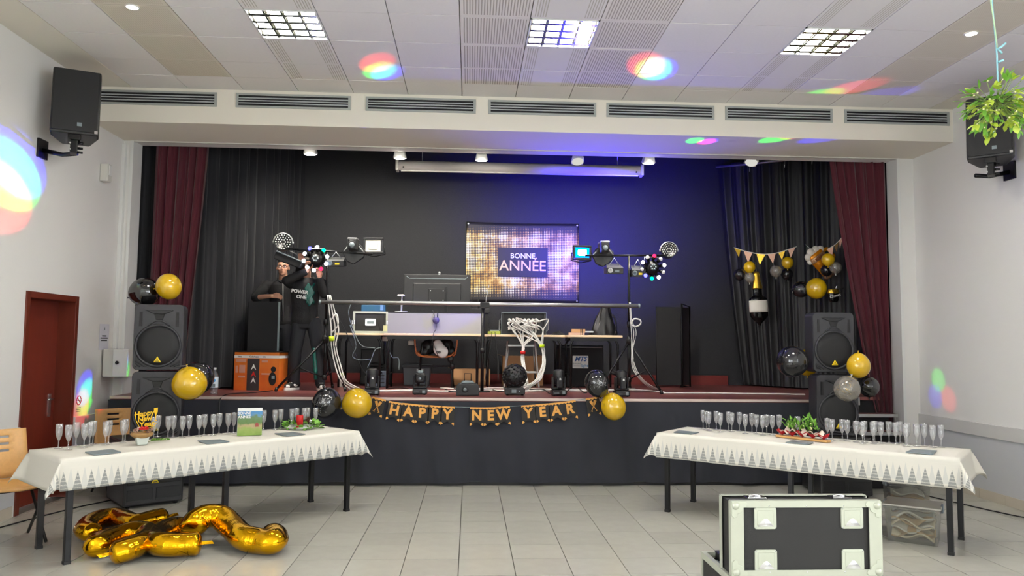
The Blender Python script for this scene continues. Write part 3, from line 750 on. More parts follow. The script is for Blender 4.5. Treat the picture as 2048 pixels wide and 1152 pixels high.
balloon('small gold balloon hanging under the middle flags', 1575, 525, 12, 10.6, 'gold_latex')
balloon('small dark balloon under the gold one below the middle flags', 1574, 548, 12, 10.75, 'black_latex')
balloon('small orange gold balloon overlapping the beer mug balloon', 1656, 519, 13, 9.75, 'gold_latex')
balloon('small clear balloon right of the beer mug balloon', 1671, 535, 12, 9.75, 'clear_latex')
balloon('small dark balloon under the beer mug balloon', 1653, 540, 12, 9.95, 'black_latex')
balloon('large gold balloon above the right speaker stack', 1633, 577, 22, 9.9, 'gold_latex', ry=20, ang=90)
balloon('dark balloon left of the large gold one above right speakers', 1602, 579, 17, 10.0, 'black_latex', ang=90)

# ------------------------------------------------------------ gold foil number balloons lying on the floor
def smooth_path(pts, n=10):
    P = [Vector(p) for p in pts]; P = [P[0]*2-P[1]]+P+[P[-1]*2-P[-2]]; out = []
    for i in range(1, len(P)-2):
        a, b, c, d = P[i-1:i+3]
        for k in range(n):
            t = k/n; out.append(.5*((2*b)+(c-a)*t+(2*a-5*b+4*c-d)*t*t+(3*b-a-3*c+d)*t**3))
    out.append(P[-2]); return out
def foil(label, pts, r, closed=False, seed=0, group='gold foil number balloons on the floor'):
    P = [at(x, y, Z=z) for x, y, z in pts]; rnd = random.Random(seed)
    if closed: S = smooth_path(P+P[:1], 12)[:-1]
    else: S = smooth_path(P, 12)
    n = len(S); ph = rnd.uniform(0, 6)
    R = []
    for i in range(n):
        e = 1 if closed else min(1, math.sqrt(max(0, 1-(1-min(i, n-1-i)/6)**2)) if min(i, n-1-i) < 6 else 1)
        R.append(max(r*e*(1+.025*math.sin(i*.23+ph)), .012))
    def wr(i, a):
        seam = abs(math.sin(a)); pk = math.exp(-(seam/.35)**2)
        return .05*pk*math.sin(i*2.3+ph)+.035*pk+.03*math.sin(i*.9+3*a+ph)*pk
    t = thing('foil_balloon', label, 'foil balloon', (0, 0, 0), group=group)
    obj('body', G().tube(S, R, 22, closed=closed, flat=.92, wr=wr), 'gold_foil', t)
    # crimped seam flange round the outside
    obj('seam', G().tube(S, [q*1.07 for q in R], 22, closed=closed, flat=.03, wr=lambda i, a: .02*math.sin(i*3.1)), 'gold_foil', t)
    e = S[0] if not closed else S[0]
    if not closed:
        d = (S[0]-S[1]).normalized(); obj('tail', G().add([tuple(e+d*.0+Vector((0, 0, -.012))), tuple(e+d*.07+Vector((.012, 0, -.01))), tuple(e+d*.075+Vector((-.012, .01, .01))), tuple(e+Vector((0, 0, .012)))], [(0, 1, 2, 3)]), 'gold_foil', t)
    return t
foil('gold foil number balloon like a figure two arching at the right of the heap', [(545, 1062, .12), (546, 1082, .10), (520, 1082, .09), (487, 1074, .11), (462, 1052, .15), (440, 1034, .20), (415, 1032, .22), (392, 1044, .19), (388, 1062, .14)], .102, seed=3)
foil('gold foil number balloon lying flat at the front middle of the heap', [(405, 1086, .09), (375, 1088, .09), (340, 1089, .10), (312, 1084, .10), (318, 1068, .09), (350, 1056, .08), (395, 1058, .08)], .094, seed=4)
foil('gold foil number balloon bent like a nought at the left front of the heap', [(218, 1108, .08), (250, 1100, .09), (285, 1085, .10), (298, 1068, .10), (270, 1064, .10), (235, 1072, .09), (200, 1086, .09), (190, 1098, .08)], .09, seed=5)
foil('gold foil number balloon curling round at the back of the heap', [(338, 1032, .12), (310, 1038, .11), (275, 1046, .10), (255, 1042, .10), (235, 1034, .09), (205, 1037, .09), (180, 1048, .09), (172, 1060, .08), (195, 1067, .07)], .085, seed=6)
# ------------------------------------------------------------ leaves
def leaf_mesh(name, l, w):
    g = G(); N = 4; vs = []
    for i in range(N+1):
        t = i/N; hw = w*math.sin(PI*min(.98, t*.9+.08))**.8 if 0 < i < N else w*.12
        vs += [(-hw, l*t, .05*l*math.sin(PI*t)+.12*hw), (0, l*t, .05*l*math.sin(PI*t)), (hw, l*t, .05*l*math.sin(PI*t)+.12*hw)]
    fs = []
    for i in range(N): fs += [(3*i, 3*i+1, 3*i+4, 3*i+3), (3*i+1, 3*i+2, 3*i+5, 3*i+4)]
    return g.add(vs, fs, True).mesh(name)
LEAF_A, LEAF_B = leaf_mesh('leaf', .05, .009), leaf_mesh('leaf', .04, .013)
LEAF_C, LEAF_D = leaf_mesh('leaf', .036, .008), leaf_mesh('leaf', .05, .018)
def put_leaf(me, m, parent, p, d, roll, sc_=1):
    o = obj('leaf', me, m, parent, p); o.material_slots[0].link = 'OBJECT'; o.material_slots[0].material = M_(m); q = Vector(d).to_track_quat('Y', 'Z'); o.rotation_mode = 'QUATERNION'
    o.rotation_quaternion = q @ Vector((0, 1, 0)).rotation_difference(Vector((0, 1, 0))) @ Matrix.Rotation(roll, 3, 'Y').to_quaternion(); o.scale = (sc_, sc_, sc_)
    return o
LEAF_E = LEAF_A.copy(); LEAF_F = LEAF_C.copy()
# ------------------------------------------------------------ mistletoe hanging from the ceiling
mc = at(1993, 216, Y=4.0)
t = thing('mistletoe_bunch', 'hanging bunch of pale green mistletoe tied with blue string', 'mistletoe', mc)
top = ZC-mc.z
obj('cord', G().tube([(.012, 0, .10), (.014, 0, .30), (.02, .01, .36), (.0, 0, .55), (-.012, 0, .75), (0, 0, top)], .0045), 'rope_blue', t)
obj('cord_loop', G().tube([(.018, 0, .34), (.0, -.01, .46), (-.016, -.01, .6), (-.014, -.006, .75), (.0, 0, 1.0)], .004), mat('rope_green', (175, 205, 165), 0.7), t)
obj('knot', G().tube([(.06, -.01, .37), (.03, -.014, .345), (.012, -.01, .335), (.03, 0, .33), (.05, .01, .32)], .006).tube([(.014, -.01, .26), (.04, -.016, .27)], .006), 'rope_blue', t)
rnd = random.Random(21); stems = G(); berries = G(); nl = 0
for k in range(146):
    a = rnd.uniform(0, 2*PI); b = rnd.uniform(-1.1, .75)
    if k < 118:
        R = rnd.uniform(.08, .165); p = Vector((math.cos(a)*math.cos(b)*R*1.15, math.sin(a)*math.cos(b)*R, -.02+math.sin(b)*R*.85))
        base = p*.45+Vector((0, 0, .02))
    else:
        R = rnd.uniform(.12, .19); b = rnd.uniform(.1, 1.1); p = Vector((math.cos(a)*math.cos(b)*R*1.1, math.sin(a)*math.cos(b)*R, .02+math.sin(b)*R*.85)); base = Vector((.0, 0, .01))
    stems.tube([base, (base+p)/2+Vector((rnd.uniform(-.01, .01),)*3), p], .0018, 4)
    d = (p-base).normalized()+Vector((rnd.uniform(-.3, .3), rnd.uniform(-.3, .3), rnd.uniform(-.6, .1)))
    for sgn in (-1, 1):
        dd = d.copy(); sd = d.cross(Vector((rnd.uniform(-1, 1), rnd.uniform(-1, 1), 1))).normalized(); dd = (d.normalized()+sd*sgn*.6).normalized()
        put_leaf(LEAF_B if k % 2 else LEAF_E, 'leaf_yellow' if k % 2 else 'leaf', t, p, dd, rnd.uniform(-.8, .8), rnd.uniform(.9, 1.3)); nl += 1
    if k % 3 == 0: berries.ball(p+Vector((rnd.uniform(-.01, .01), -.006, 0)), .0055, seg=8, rings=6)
obj('stems', stems, 'stem', t); obj('berries', berries, 'berry', t, kind='stuff')

# ------------------------------------------------------------ left table decorations
p0 = at(283, 889, Z=ZT)
t = thing('flower_pot', 'white square pot wrapped in burlap with dry flowers and red ribbon', 'flower pot', p0, .6)
g = G(); g.add([(sx*k, sy*k, z) for z, k in ((0, .036), (.075, .052)) for sx, sy in ((-1, -1), (1, -1), (1, 1), (-1, 1))], [(3, 2, 1, 0), (4, 5, 6, 7)]+[(i, (i+1) % 4, 4+(i+1) % 4, 4+i) for i in range(4)])
obj('pot', g, 'glass_pot', t, bevel=.006)
obj('burlap', G().lathe([(.052, .055), (.075, .068), (.088, .085), (.08, .098), (.05, .095)], 24), 'burlap', t)
rnd = random.Random(4); mat('dry_green', (126, 130, 96), 0.7, var=0.3, scale=30); mat('dry_pink', (186, 150, 138), 0.7, var=0.3, scale=30)
for i in range(46):
    a = rnd.uniform(0, 2*PI); r = rnd.uniform(.01, .08); p = Vector((r*math.cos(a), r*math.sin(a), .09+.03*(1-r/.09)+rnd.uniform(0, .012)))
    put_leaf(LEAF_D if i % 2 else LEAF_F, ('dry_green', 'dry_pink')[i % 2] , t, p, (math.cos(a+rnd.uniform(-1, 1)), math.sin(a+rnd.uniform(-1, 1)), rnd.uniform(0, .7)), rnd.uniform(-1, 1), .7)
obj('ribbon_bow', G().tube(smooth_path([(-.03, -.045, .13), (-.01, -.055, .145), (.0, -.05, .13), (.015, -.055, .145), (.035, -.045, .13), (.0, -.05, .128), (-.03, -.045, .13)], 4), .007, 6), 'red', t)
t = thing('cake_topper', 'yellow Happy New Year lettering on a stick in the burlap pot', 'topper', p0+Vector((.01, .03, .12)), .12)
obj('stick', G().cyl((0, 0, -.06), (0, 0, .02), .0025), 'gold_shine', t)
mat('topper_yellow', (240, 190, 10), 0.4)
for s_, x, z, sz in (('Happy', -.012, .125, .058), ('New', -.006, .083, .055), ('Year', .012, .04, .06)): text(s_, sz, t, 'topper_yellow', (x, 0, z), (PI/2, -.14, 0), .002, .03, .1)
gl = obj('glass_cutout', G().prism([(.062, .17), (.092, .175), (.092, .14), (.082, .115), (.08, .075), (.092, .07), (.066, .066), (.076, .075), (.074, .115), (.064, .14)], -.002, .002), 'topper_yellow', t)
obj('frame_bar', G().tube([(-.085, 0, .12), (-.07, 0, .07), (-.045, 0, .02), (0, 0, .0), (.06, 0, .02), (.085, 0, .05)], .003, 6), 'topper_yellow', t)
# loose sprig
p = at(318, 882, Z=ZT+.004); t = thing('leaf_sprig', 'loose green sprig lying on the left tablecloth beside the pot', 'sprig', p, .5)
obj('twig', G().tube([(-.09, -.02, .0), (-.04, .0, .006), (.02, -.01, .006), (.08, .01, .004)], .0022, 5), 'stem', t)
for i in range(12):
    x = -.08+.014*i; put_leaf(LEAF_D, 'leaf', t, (x, 0, .006), (rnd.uniform(-.4, 1), rnd.uniform(-1, 1), .25), rnd.uniform(-.7, .7), .8)
# greeting card
s = Sh('landscape'); tc = s.n('TexCoord'); sp = s.n('SeparateXYZ', i_0=tc.outputs['Generated']); nz = s.n('TexNoise', i_Vector=tc.outputs['Generated'], i_Scale=5.0, i_Detail=6.0)
h = s.math('ADD', sp.outputs[2], s.math('MULTIPLY', s.math('SUBTRACT', nz.outputs[0], .5), .45))
rp = s.n('ValToRGB', i_0=h); cr = rp.color_ramp
cr.elements[0].color = L((120, 150, 60)); cr.elements[0].position = 0.0; cr.elements[1].color = L((70, 130, 180)); cr.elements[1].position = .86
for pos, c_ in ((.25, (140, 160, 80)), (.4, (170, 150, 110)), (.55, (88, 120, 60)), (.78, (100, 125, 90)), (.84, (90, 140, 180))):
    e = cr.elements.new(pos); e.color = L(c_)
s.set(s.b.inputs['Base Color'], rp); MATS['landscape'] = s.m
cp = at(499, 871, Z=ZT); t = thing('greeting_card', 'folded photo card with a green landscape reading BONNE ANNEE', 'card', cp, .45, rot=(-.08, 0, .35))
obj('card_front', G().box(-.105, .105, -.002, .0, 0, .215), 'landscape', t)
obj('card_back', G().add([(-.105, .001, .245), (.105, .001, .245), (.105, .06, .004), (-.105, .06, .004)], [(0, 1, 2, 3)]), 'paper', t, solid=.0015)
obj('card_margin', G().box(-.105, .105, -.002, 0, .215, .245), 'white', t)
text('BONNE', .034, t, 'white', (-.048, -.003, .198), ext=.0005, bold=.02); text('ANNEE', .034, t, 'white', (-.048, -.003, .165), ext=.0005, bold=.02)
obj('house_print', G().prism([(.045, .075), (.075, .075), (.075, .1), (.06, .118), (.045, .1)], -.003, -.002), mat('brick_red', (150, 70, 66), .7), t)
# candle wreath
cp = at(600, 857, Z=ZT); t = thing('candle_wreath', 'green leaf wreath with a thick red candle on the left table', 'wreath', cp)
obj('dish', G().lathe([(.0, .0), (.12, .0), (.15, .022), (.145, .025), (.11, .008), (.0, .008)], 32), 'white', t)
cd = obj('candle', G().lathe([(.032, .01), (.033, .125), (.029, .13), (0, .126)], 24), 'red', t, (-.005, 0, 0))
obj('wick', G().cyl((0, 0, .125), (.002, 0, .142), .0015), 'black', cd)
cone = G()
for i in range(40):
    a = i*2.4; z = .02+.0014*i; r = .028*math.sin(PI*(i+4)/46); cone.cyl((0, 0, z), (r*math.cos(a), r*math.sin(a), z+.006), .006, .003, 5)
obj('pine_cone', cone, mat('cone_brown', (92, 64, 46), .8), t, (.075, .01, .035))
obj('bauble', G().ball((0, 0, 0), .016), 'foil_silver', t, (.10, -.01, .075))
for i in range(90):
    a = rnd.uniform(0, 2*PI); r = rnd.uniform(.11, .19); z = rnd.uniform(.008, .05) if r > .13 else rnd.uniform(.03, .075)
    put_leaf(LEAF_D if i % 3 else LEAF_B, 'leaf', t, (r*math.cos(a), r*math.sin(a)*.85, z), (math.cos(a)+rnd.uniform(-.9, .9), math.sin(a)+rnd.uniform(-.9, .9), rnd.uniform(-.3, .7)), rnd.uniform(-.8, .8), rnd.uniform(.8, 1.25))
# ------------------------------------------------------------ right table decoration
a0, a1 = at(1555, 873, Z=ZT), at(1658, 885, Z=ZT); c = (a0+a1)/2; e = a1-a0
t = thing('mistletoe_centrepiece', 'row of red paper cones with mistletoe on a wooden board', 'centrepiece', c, math.atan2(e.y, e.x)); Ln = e.length
obj('board', G().box(-Ln/2, Ln/2, -.035, .035, 0, .02), 'beech', t, bevel=.004)
for i in range(5):
    x = -Ln/2+.05+i*(Ln-.1)/4; k = G()
    k.add([(x, 0, .02)]+[(x+.05*math.cos(j*PI/4+.4)*(1.25 if j % 2 else .9), .05*math.sin(j*PI/4+.4)*(1.25 if j % 2 else .9), .075 if j % 2 else .055) for j in range(8)], [(0, 1+j, 1+(j+1) % 8) for j in range(8)])
    obj('paper_cone', k, 'red_napkin', t, solid=.002)
def crumple(u, v):
    x = (u-.5)*(Ln*.86); y = (v-.5)*.085; return (x, y, .072+.016*math.sin(x*37+y*60)+.012*math.sin(x*71+1)-.35*abs(y)*abs(math.sin(x*19)))
obj('tissue', G().sheet(crumple, 60, 8), mat('tissue', (226, 205, 190), .8, var=.2, scale=18), t, solid=.001)
st = G()
for i in range(130):
    left = i < 48; x = rnd.gauss(-.12, .035) if left else rnd.gauss(.055, .06); y = rnd.uniform(-.04, .04); zt = .1+(rnd.uniform(.0, .085) if left else rnd.uniform(0, .13)*max(.25, 1-abs(x-.055)/.16))
    if i % 5 == 0: st.tube([(x*.9, y*.5, .06), (x, y, zt)], .0018, 4)
    put_leaf(LEAF_A, 'leaf', t, (x, y, zt-.02), (rnd.uniform(-1, 1), rnd.uniform(-1, .6), rnd.uniform(.1, 1.4)), rnd.uniform(-.9, .9), rnd.uniform(.7, 1.15))
obj('stems', st, 'stem', t)
bb = G()
for i in range(16): bb.ball((rnd.uniform(-.15, .14), rnd.uniform(-.045, -.02), rnd.uniform(.09, .16)), .006, seg=8, rings=6)
obj('berries', bb, 'berry', t, kind='stuff')

# ------------------------------------------------------------ plywood chairs
def ply_chair(label, loc, rz, tilt=0):
    t = thing('plywood_chair', label, 'chair', loc, rz, 'bent plywood chairs')   # sitter faces +x
    def shell(u, v):
        if v < .5:
            k = v/.5; return (.22-.40*k, (u-.5)*.42, .455-.02*math.sin(PI*k)+(.012*abs(u-.5)*2)+(-.02 if k < .1 else 0))
        k = (v-.5)/.5; return (-.18-.02-.07*k-.01, (u-.5)*(.40-.04*k), .47+.39*k)
    obj('seat', G().sheet(lambda u, v: shell(u, v*.5), 10, 10), 'beech', t, solid=.012)
    # backrest with three oval grip holes
    g = G()
    def bp(y, z): k = (z-.47)/.39; return (-.21-.07*k-.02*(1-(y/.2)**2), y, z)
    ys = [-.2, -.16, -.11, -.06, .06, .11, .16, .2]; zs = [.47, .52, .6, .68, .70, .735, .755, .79, .81, .845, .86]
    holes = {(3, 3), (3, 5), (3, 7)}
    idx = {}
    for j, z in enumerate(zs):
        for i, y in enumerate(ys): idx[i, j] = len(g.v); g.v.append(bp(y*(1-.1*(z-.47)/.39) if abs(y) > .15 else y, z))
    hole = lambda i, j: i == 3 and j in (3, 5, 7)
    for j in range(len(zs)-1):
        for i in range(len(ys)-1):
            if not hole(i, j): g.f.append((idx[i, j], idx[i+1, j], idx[i+1, j+1], idx[i, j+1])); g.sm.append(True); g.mi.append(0)
    obj('backrest', g, 'beech', t, solid=.012)
    for sy in (-1, 1):
        y = sy*.19
        obj('leg', G().tube([(.2, y, .43), (-.2, y*1.1, .012)], .012), 'black_metal', t)
        obj('leg', G().tube([(-.12, y*.92, .43), (.24, y*1.02, .012)], .012), 'black_metal', t)
    obj('rail', G().tube([(-.12, -.17, .43), (-.12, .17, .43)], .010).tube([(.2, -.19, .43), (.2, .19, .43)], .010), 'black_metal', t)
    return t
ply_chair('beech plywood chair beside the near end of the left table', (-3.62, 6.33, 0), -.75)
ply_chair('tilted beech plywood chair in the corner by the no smoking sign', (-3.66, 8.36, 0), -.8)

# ------------------------------------------------------------ flight case, lid opened upright
def case_edges(t, x0, x1, y0, y1, z0, z1, w=.028, wx=None):
    """aluminium angle along the outer edges"""
    e = .004; wx = wx or w
    for z in (z0, z1):
        for y in (y0, y1):
            s_ = 1 if y == y0 else -1; za, zb_ = (z-e, z+w) if z == z0 else (z-w, z+e); zc_, zd_ = (z-e, z) if z == z0 else (z, z+e)
            obj('edge_rail', G().box(x0, x1, y-e if s_ > 0 else y, y if s_ > 0 else y+e, za, zb_).box(x0, x1, y if s_ > 0 else y-w, y+w if s_ > 0 else y, zc_, zd_), 'case_alu', t)
    for x in (x0, x1):
        for y in (y0, y1):
            ya, yb = (y-e-.001, y) if y == y0 else (y, y+e+.001); xa, xb = (x-e, x+wx) if x == x0 else (x-wx, x+e); xc_, xd_ = (x-e, x) if x == x0 else (x, x+e)
            obj('edge_rail', G().box(xa, xb, ya, yb, z0, z1).box(xc_, xd_, y if y == y0 else y-w, y+w if y == y0 else y, z0, z1), 'case_alu', t)
q0, q1 = at(1464, 1153, Y=3.82), at(1764, 1153, Y=3.82); q2 = at(1464, 1003, Y=3.82)
t = thing('flight_case', 'open black flight case with wheel dishes on its raised lid', 'flight case', (q0.x, 3.82, 0)); W = q1.x-q0.x; zb = q0.z; zt = q2.z; LD = .17
obj('lid_panel', G().box(.01, W-.01, .008, .02, zb+.01, zt-.01).box(.01, W-.01, .02, LD, zt-.02, zt-.008).box(.008, .02, .02, LD, zb, zt-.02).box(W-.02, W-.008, .02, LD, zb, zt-.02), 'case_black', t)
case_edges(t, 0, W, 0, LD, zb, zt, .03, .062)
mat('dish_alu', (192, 196, 178), .38, .3)
for X0 in (.118, .567):
    for z in (zt-.03-.108, zt-.03-.108-.209):
        w = .115; hh = .108
        d = obj('wheel_dish', G().prism([(X0+a, z+hh/2+b) for a, b in [(p[0]+w/2, p[1]) for p in rpoly(w, hh, .012)]], .0, .010), 'dish_alu', t, bevel=.003)
        g = G(); i0, i1, j0, j1 = X0+.016, X0+w-.016, z+.014, z+hh-.014; cx, cz = (i0+i1)/2, z+hh*.42
        g.add([(i0, -.001, j0), (i1, -.001, j0), (i1, -.001, j1), (i0, -.001, j1), (i0+.012, .012, j0+.004), (i1-.006, .012, j0+.004), (i1-.006, .012, j1-.006), (i0+.006, .012, j1-.006), (cx, -.012, cz)], [(0, 1, 8), (1, 2, 8), (2, 3, 8), (3, 0, 8)])
        obj('dish_cup', G().add([(i0, -.001, j0), (i1, -.001, j0), (i1, -.001, j1), (i0, -.001, j1), (i0+.01, .007, j0+.02), (i1-.01, .007, j0+.02), (i1-.01, .007, j1-.008), (i0+.01, .007, j1-.008)], [(0, 1, 5, 4), (1, 2, 6, 5), (2, 3, 7, 6), (3, 0, 4, 7), (4, 5, 6, 7)]), 'dish_alu', d)
        obj('dish_bulge', G().add([(i0, -.002, j0), (i1, -.002, j0), (cx, .004, j0+.05), (cx-.02, -.008, j0+.012), (cx+.02, -.008, j0+.012)], [(0, 3, 2), (3, 4, 2), (4, 1, 2), (0, 1, 4, 3)], True), 'chrome', d)
        for a in (.008, w-.008):
            for b in (.008, hh-.008): obj('rivet', G().lathe([(0, .002), (.003, .001), (.0035, 0)], 8, Matrix.Translation((X0+a, -.0, z+b)) @ Matrix.Rotation(PI/2, 4, 'X')), 'alu', d)
def corner_plate(x, z, sx, sz):
    P = [(0, 0), (.07, 0), (.082, .012), (.075, .028), (.06, .03), (.055, .045), (.045, .055), (.03, .06), (.028, .075), (.012, .082), (0, .07)]
    o = obj('corner_plate', G().prism([(x+sx*a, z+sz*b) for a, b in P], -.009, -.003), 'dish_alu', t, bevel=.002)
    obj('ball_corner', G().ball((x+sx*.02, -.006, z+sz*.02), .02, .014, .02, 12, 8), 'case_alu', o)
for x, sx in ((.0, 1), (W, -1)):
    for z, sz in ((zb, 1), (zt, -1)): corner_plate(x, z, sx, sz)
for fx in (.25, .5, .75):
    for z in (zb+.02, zt-.022): obj('rivet', G().lathe([(0, .002), (.003, .001), (.0035, 0)], 8, Matrix.Translation((W*fx, -.004, z)) @ Matrix.Rotation(PI/2, 4, 'X')), 'chrome', t)
for fx in (.2, .78): 
    l = obj('latch', G().box(W*fx-.05, W*fx+.05, .05, .12, zt, zt+.008), 'chrome', t, bevel=.003)
    obj('latch_hook', G().tube([(W*fx-.03, .09, zt+.01), (W*fx, .1, zt+.014), (W*fx+.03, .09, zt+.01)], .004), 'chrome', l)
BD, BZ = .46, zb-.01; y0 = LD+.0
obj('body_panel', G().box(.0, .012, .03, BD+.03, .03, BZ).box(W-.012, W, .03, BD+.03, .03, BZ).box(.012, W-.012, BD+.018, BD+.03, .03, BZ).box(.012, W-.012, .03, .042, .03, BZ).box(.012, W-.012, .04, BD+.02, .03, .042), 'case_black', t)
obj('body_rim', G().box(-.006, .02, .024, BD+.036, BZ-.03, BZ+.004).box(W-.02, W+.006, .024, BD+.036, BZ-.03, BZ+.004).box(.02, W-.02, BD+.01, BD+.036, BZ-.03, BZ+.004), 'case_alu', t)
obj('corner_rail', G().box(-.006, .022, BD+.01, BD+.036, .03, BZ-.03).box(-.006, .022, .024, .05, .03, BZ-.03), 'case_alu', t)
hd = obj('side_handle', G().box(-.012, -.002, .16, .30, BZ-.19, BZ-.09), 'dish_alu', t, bevel=.004)
obj('grip', G().tube([(-.014, .18, BZ-.12), (-.03, .19, BZ-.14), (-.03, .27, BZ-.14), (-.014, .28, BZ-.12)], .006), 'black', hd)
for x in (.06, W-.06):
    for y in (.09, BD-.03): obj('castor', G().cyl((x-.012, y, .03), (x+.012, y, .03), .03), 'black', t)
obj('foam', G().box(.014, W-.014, .045, BD+.015, .05, BZ-.10), 'black_matt', t)
t2 = thing('coiled_leads', 'coil of grey leads and plugs lying inside the open flight case', 'cable', (q0.x+.12, 4.22, BZ-.10))
rnd = random.Random(5)
obj('coil', G().tube([(.07*math.cos(i*.5)+rnd.uniform(-.01, .01), .05*math.sin(i*.5), .012+.003*i) for i in range(26)], .006, 6), 'slate', t2)
obj('plug_block', G().box(-.05, .05, .01, .09, .03, .11), 'black', t2, bevel=.006)

# ------------------------------------------------------------ plastic storage boxes under the right table
def pbox(label, loc, rz, w, d, h, lidm='box_plastic', fill=6):
    t = thing('storage_box', label, 'storage box', loc, rz, 'clear plastic storage boxes')
    g = G(); k = .9
    g.add([(sx*w/2*q, sy*d/2*q, z) for z, q in ((0, k), (h, 1)) for sx, sy in ((-1, -1), (1, -1), (1, 1), (-1, 1))], [(3, 2, 1, 0)]+[(i, (i+1) % 4, 4+(i+1) % 4, 4+i) for i in range(4)])
    obj('tub', g, 'box_plastic', t, solid=.003)
    obj('rim', G().box(-w/2-.012, w/2+.012, -d/2-.012, -d/2, h-.02, h).box(-w/2-.012, w/2+.012, d/2, d/2+.012, h-.02, h).box(-w/2-.012, -w/2, -d/2, d/2, h-.02, h).box(w/2, w/2+.012, -d/2, d/2, h-.02, h), 'box_plastic', t)
    obj('lid', G().box(-w/2-.014, w/2+.014, -d/2-.014, d/2+.014, h+.001, h+.016), mat('lid_grey', (186, 182, 172), .4), t, bevel=.004)
    for sx in (-1, 1): obj('clip', G().box(sx*(w/2+.012)-.01, sx*(w/2+.012)+.01, -.05, .05, h-.04, h+.018), mat('clip_grey', (120, 130, 140), .4), t, bevel=.003)
    rnd = random.Random(int(w*1000+h*77))
    for i in range(fill):
        cx, cy, cz = rnd.uniform(-w*.2, w*.2), rnd.uniform(-d*.2, d*.2), .05+i*(h-.09)/fill; ph = rnd.uniform(0, 6)
        def cl(u, v, cx=cx, cy=cy, cz=cz, ph=ph):
            x = (u-.5)*w*.78; y = (v-.5)*d*.78; return (x, y, cz+.022*math.sin(x*26+ph)+.02*math.sin(y*31+x*14+ph*2))
        obj('folded_cloth', G().sheet(cl, 14, 14), mat(('cloth_cream', 'cloth_tan', 'cloth_white')[i % 3], ((226, 214, 182), (190, 160, 112), (222, 220, 205))[i % 3], .9, var=.15, scale=14), t, solid=.01)
    return t
pbox('clear storage box of cream cloths in front of the right table leg', (3.73, 6.28, 0), -.62, .40, .34, .29)
pbox('tall clear box of tan cloths standing behind the other boxes', (4.12, 7.05, 0), -.3, .34, .30, .34)
pbox('nearly empty clear box half hidden behind the flight case', (3.25, 6.55, 0), -.5, .34, .3, .26, fill=1)
tag(obj('floor_cable', G().tube(smooth_path([(4.62, 8.35, .006), (4.9, 8.2, .006), (5.05, 7.7, .006), (5.2, 7.2, .006), (5.33, 6.9, .006), (5.36, 6.5, .006), (5.4, 5.8, .006), (5.44, 4.8, .006)], 6), .006, 6), 'cable_black'), 'thin black cable lying along the foot of the right wall', 'cable')
tag(obj('floor_cable', G().tube(smooth_path([(-3.55, 7.95, .006), (-3.72, 7.6, .006), (-3.85, 7.2, .006), (-3.98, 6.7, .006), (-4.03, 6.2, .006), (-4.05, 5.4, .006)], 6), .006, 6), 'cable_black'), 'thin black cable lying along the foot of the left wall', 'cable')

# ------------------------------------------------------------ HAPPY NEW YEAR garland on the stage skirt
mat('pennant_black', (26, 22, 18), .6)
YG = YS-.055
LET = [('*', 754.7, 813), ('H', 788.5, 821), ('A', 816.5, 824), ('P', 844, 826.7), ('P', 869.4, 828), ('Y', 895, 830), ('N', 953.5, 831.5), ('E', 981, 831.5), ('W', 1007, 830), ('Y', 1057, 827), ('E', 1085, 824.5), ('A', 1113, 822), ('R', 1140, 818.6), ('*', 1187, 811.5)]
t = thing('letter_garland', 'black and gold pennant garland spelling HAPPY NEW YEAR on the stage front', 'garland', at(955, 815, Y=YG)); O = t.location
C = [at(x, y, Y=YG)-O for _, x, y in LET]
obj('string', G().tube([at(735, 797, Y=YG)-O]+[c+Vector((0, 0.004, .092)) for c in C]+[at(1212, 795, Y=YG)-O], .003, 6), 'slate', t)
pw, ph = .158/2*.97, .095
for k, ((ch, _, _), c) in enumerate(zip(LET, C)):
    nb = C[min(k+1, 13)]-C[max(k-1, 0)]; sl = -math.atan2(nb.z, nb.x)
    p = obj('pennant', G().prism([(-pw, .095), (-pw, -.115), (0, -.07), (pw, -.115), (pw, .095)], 0, .003), 'pennant_black', t, c, (0, sl, 0))
    obj('gold_band', G().prism([(-pw, .095), (-pw, .072)]+[(-pw+pw*2*j/8, .068+.012*(j % 2)) for j in range(1, 8)]+[(pw, .072), (pw, .095)], -.0015, 0), 'gold_print', p)
    for sx in (-1, 1): obj('gold_corner', G().prism([(sx*pw, -.115), (sx*pw*.62, -.099), (sx*pw*.8, -.08), (sx*pw, -.085)], -.0015, 0), 'gold_print', p)
    if ch != '*': text(ch, .150, p, 'gold_print', (0, -.002, 0.0), ext=.0012, bold=.04, name='letter')
    else:
        for sx in (-1, 1):
            g = G(); g.M = Matrix.Rotation(sx*.45, 4, 'Y'); g.prism([(-.016, .065), (.016, .065), (.014, .02), (.004, -.005), (.003, -.06), (.014, -.068), (-.014, -.068), (-.003, -.06), (-.004, -.005), (-.014, .02)], -.003, 0)
            obj('champagne_glass', g, 'gold_print', p)

# ------------------------------------------------------------ small flag garlands and foil balloons before the black satin curtain
def flags(label, pts, Ys, cols):
    P = [at(x, y, Y=yy) for (x, y), yy in zip(pts, Ys)]; t = thing('flag_garland', label, 'garland', P[0]); O = P[0]
    S = smooth_path([p-O for p in P], 8); obj('ribbon', G().tube(S, .006, 6), 'offwhite', t)
    n = len(cols)
    for k, m_ in enumerate(cols):
        a, b = S[int((k+.12)*(len(S)-1)/n)], S[int((k+.88)*(len(S)-1)/n)]; c = (a+b)/2-Vector((.02*((k % 3)-1), 0, (b-a).length*1.25))
        y = Vector((0, -.004, 0)); obj('flag', G().add([tuple(a+y), tuple(b+y), tuple(c+y)], [(0, 2, 1)]), m_, t, solid=.003)
flags('gold and pink triangle flags strung over the bottle balloon', [(1468, 495), (1490, 502), (1520, 508), (1548, 507), (1570, 501), (1594, 493)], [10.95, 10.85, 10.75, 10.65, 10.55, 10.45], ['gold_shine', 'pink_print']*3)
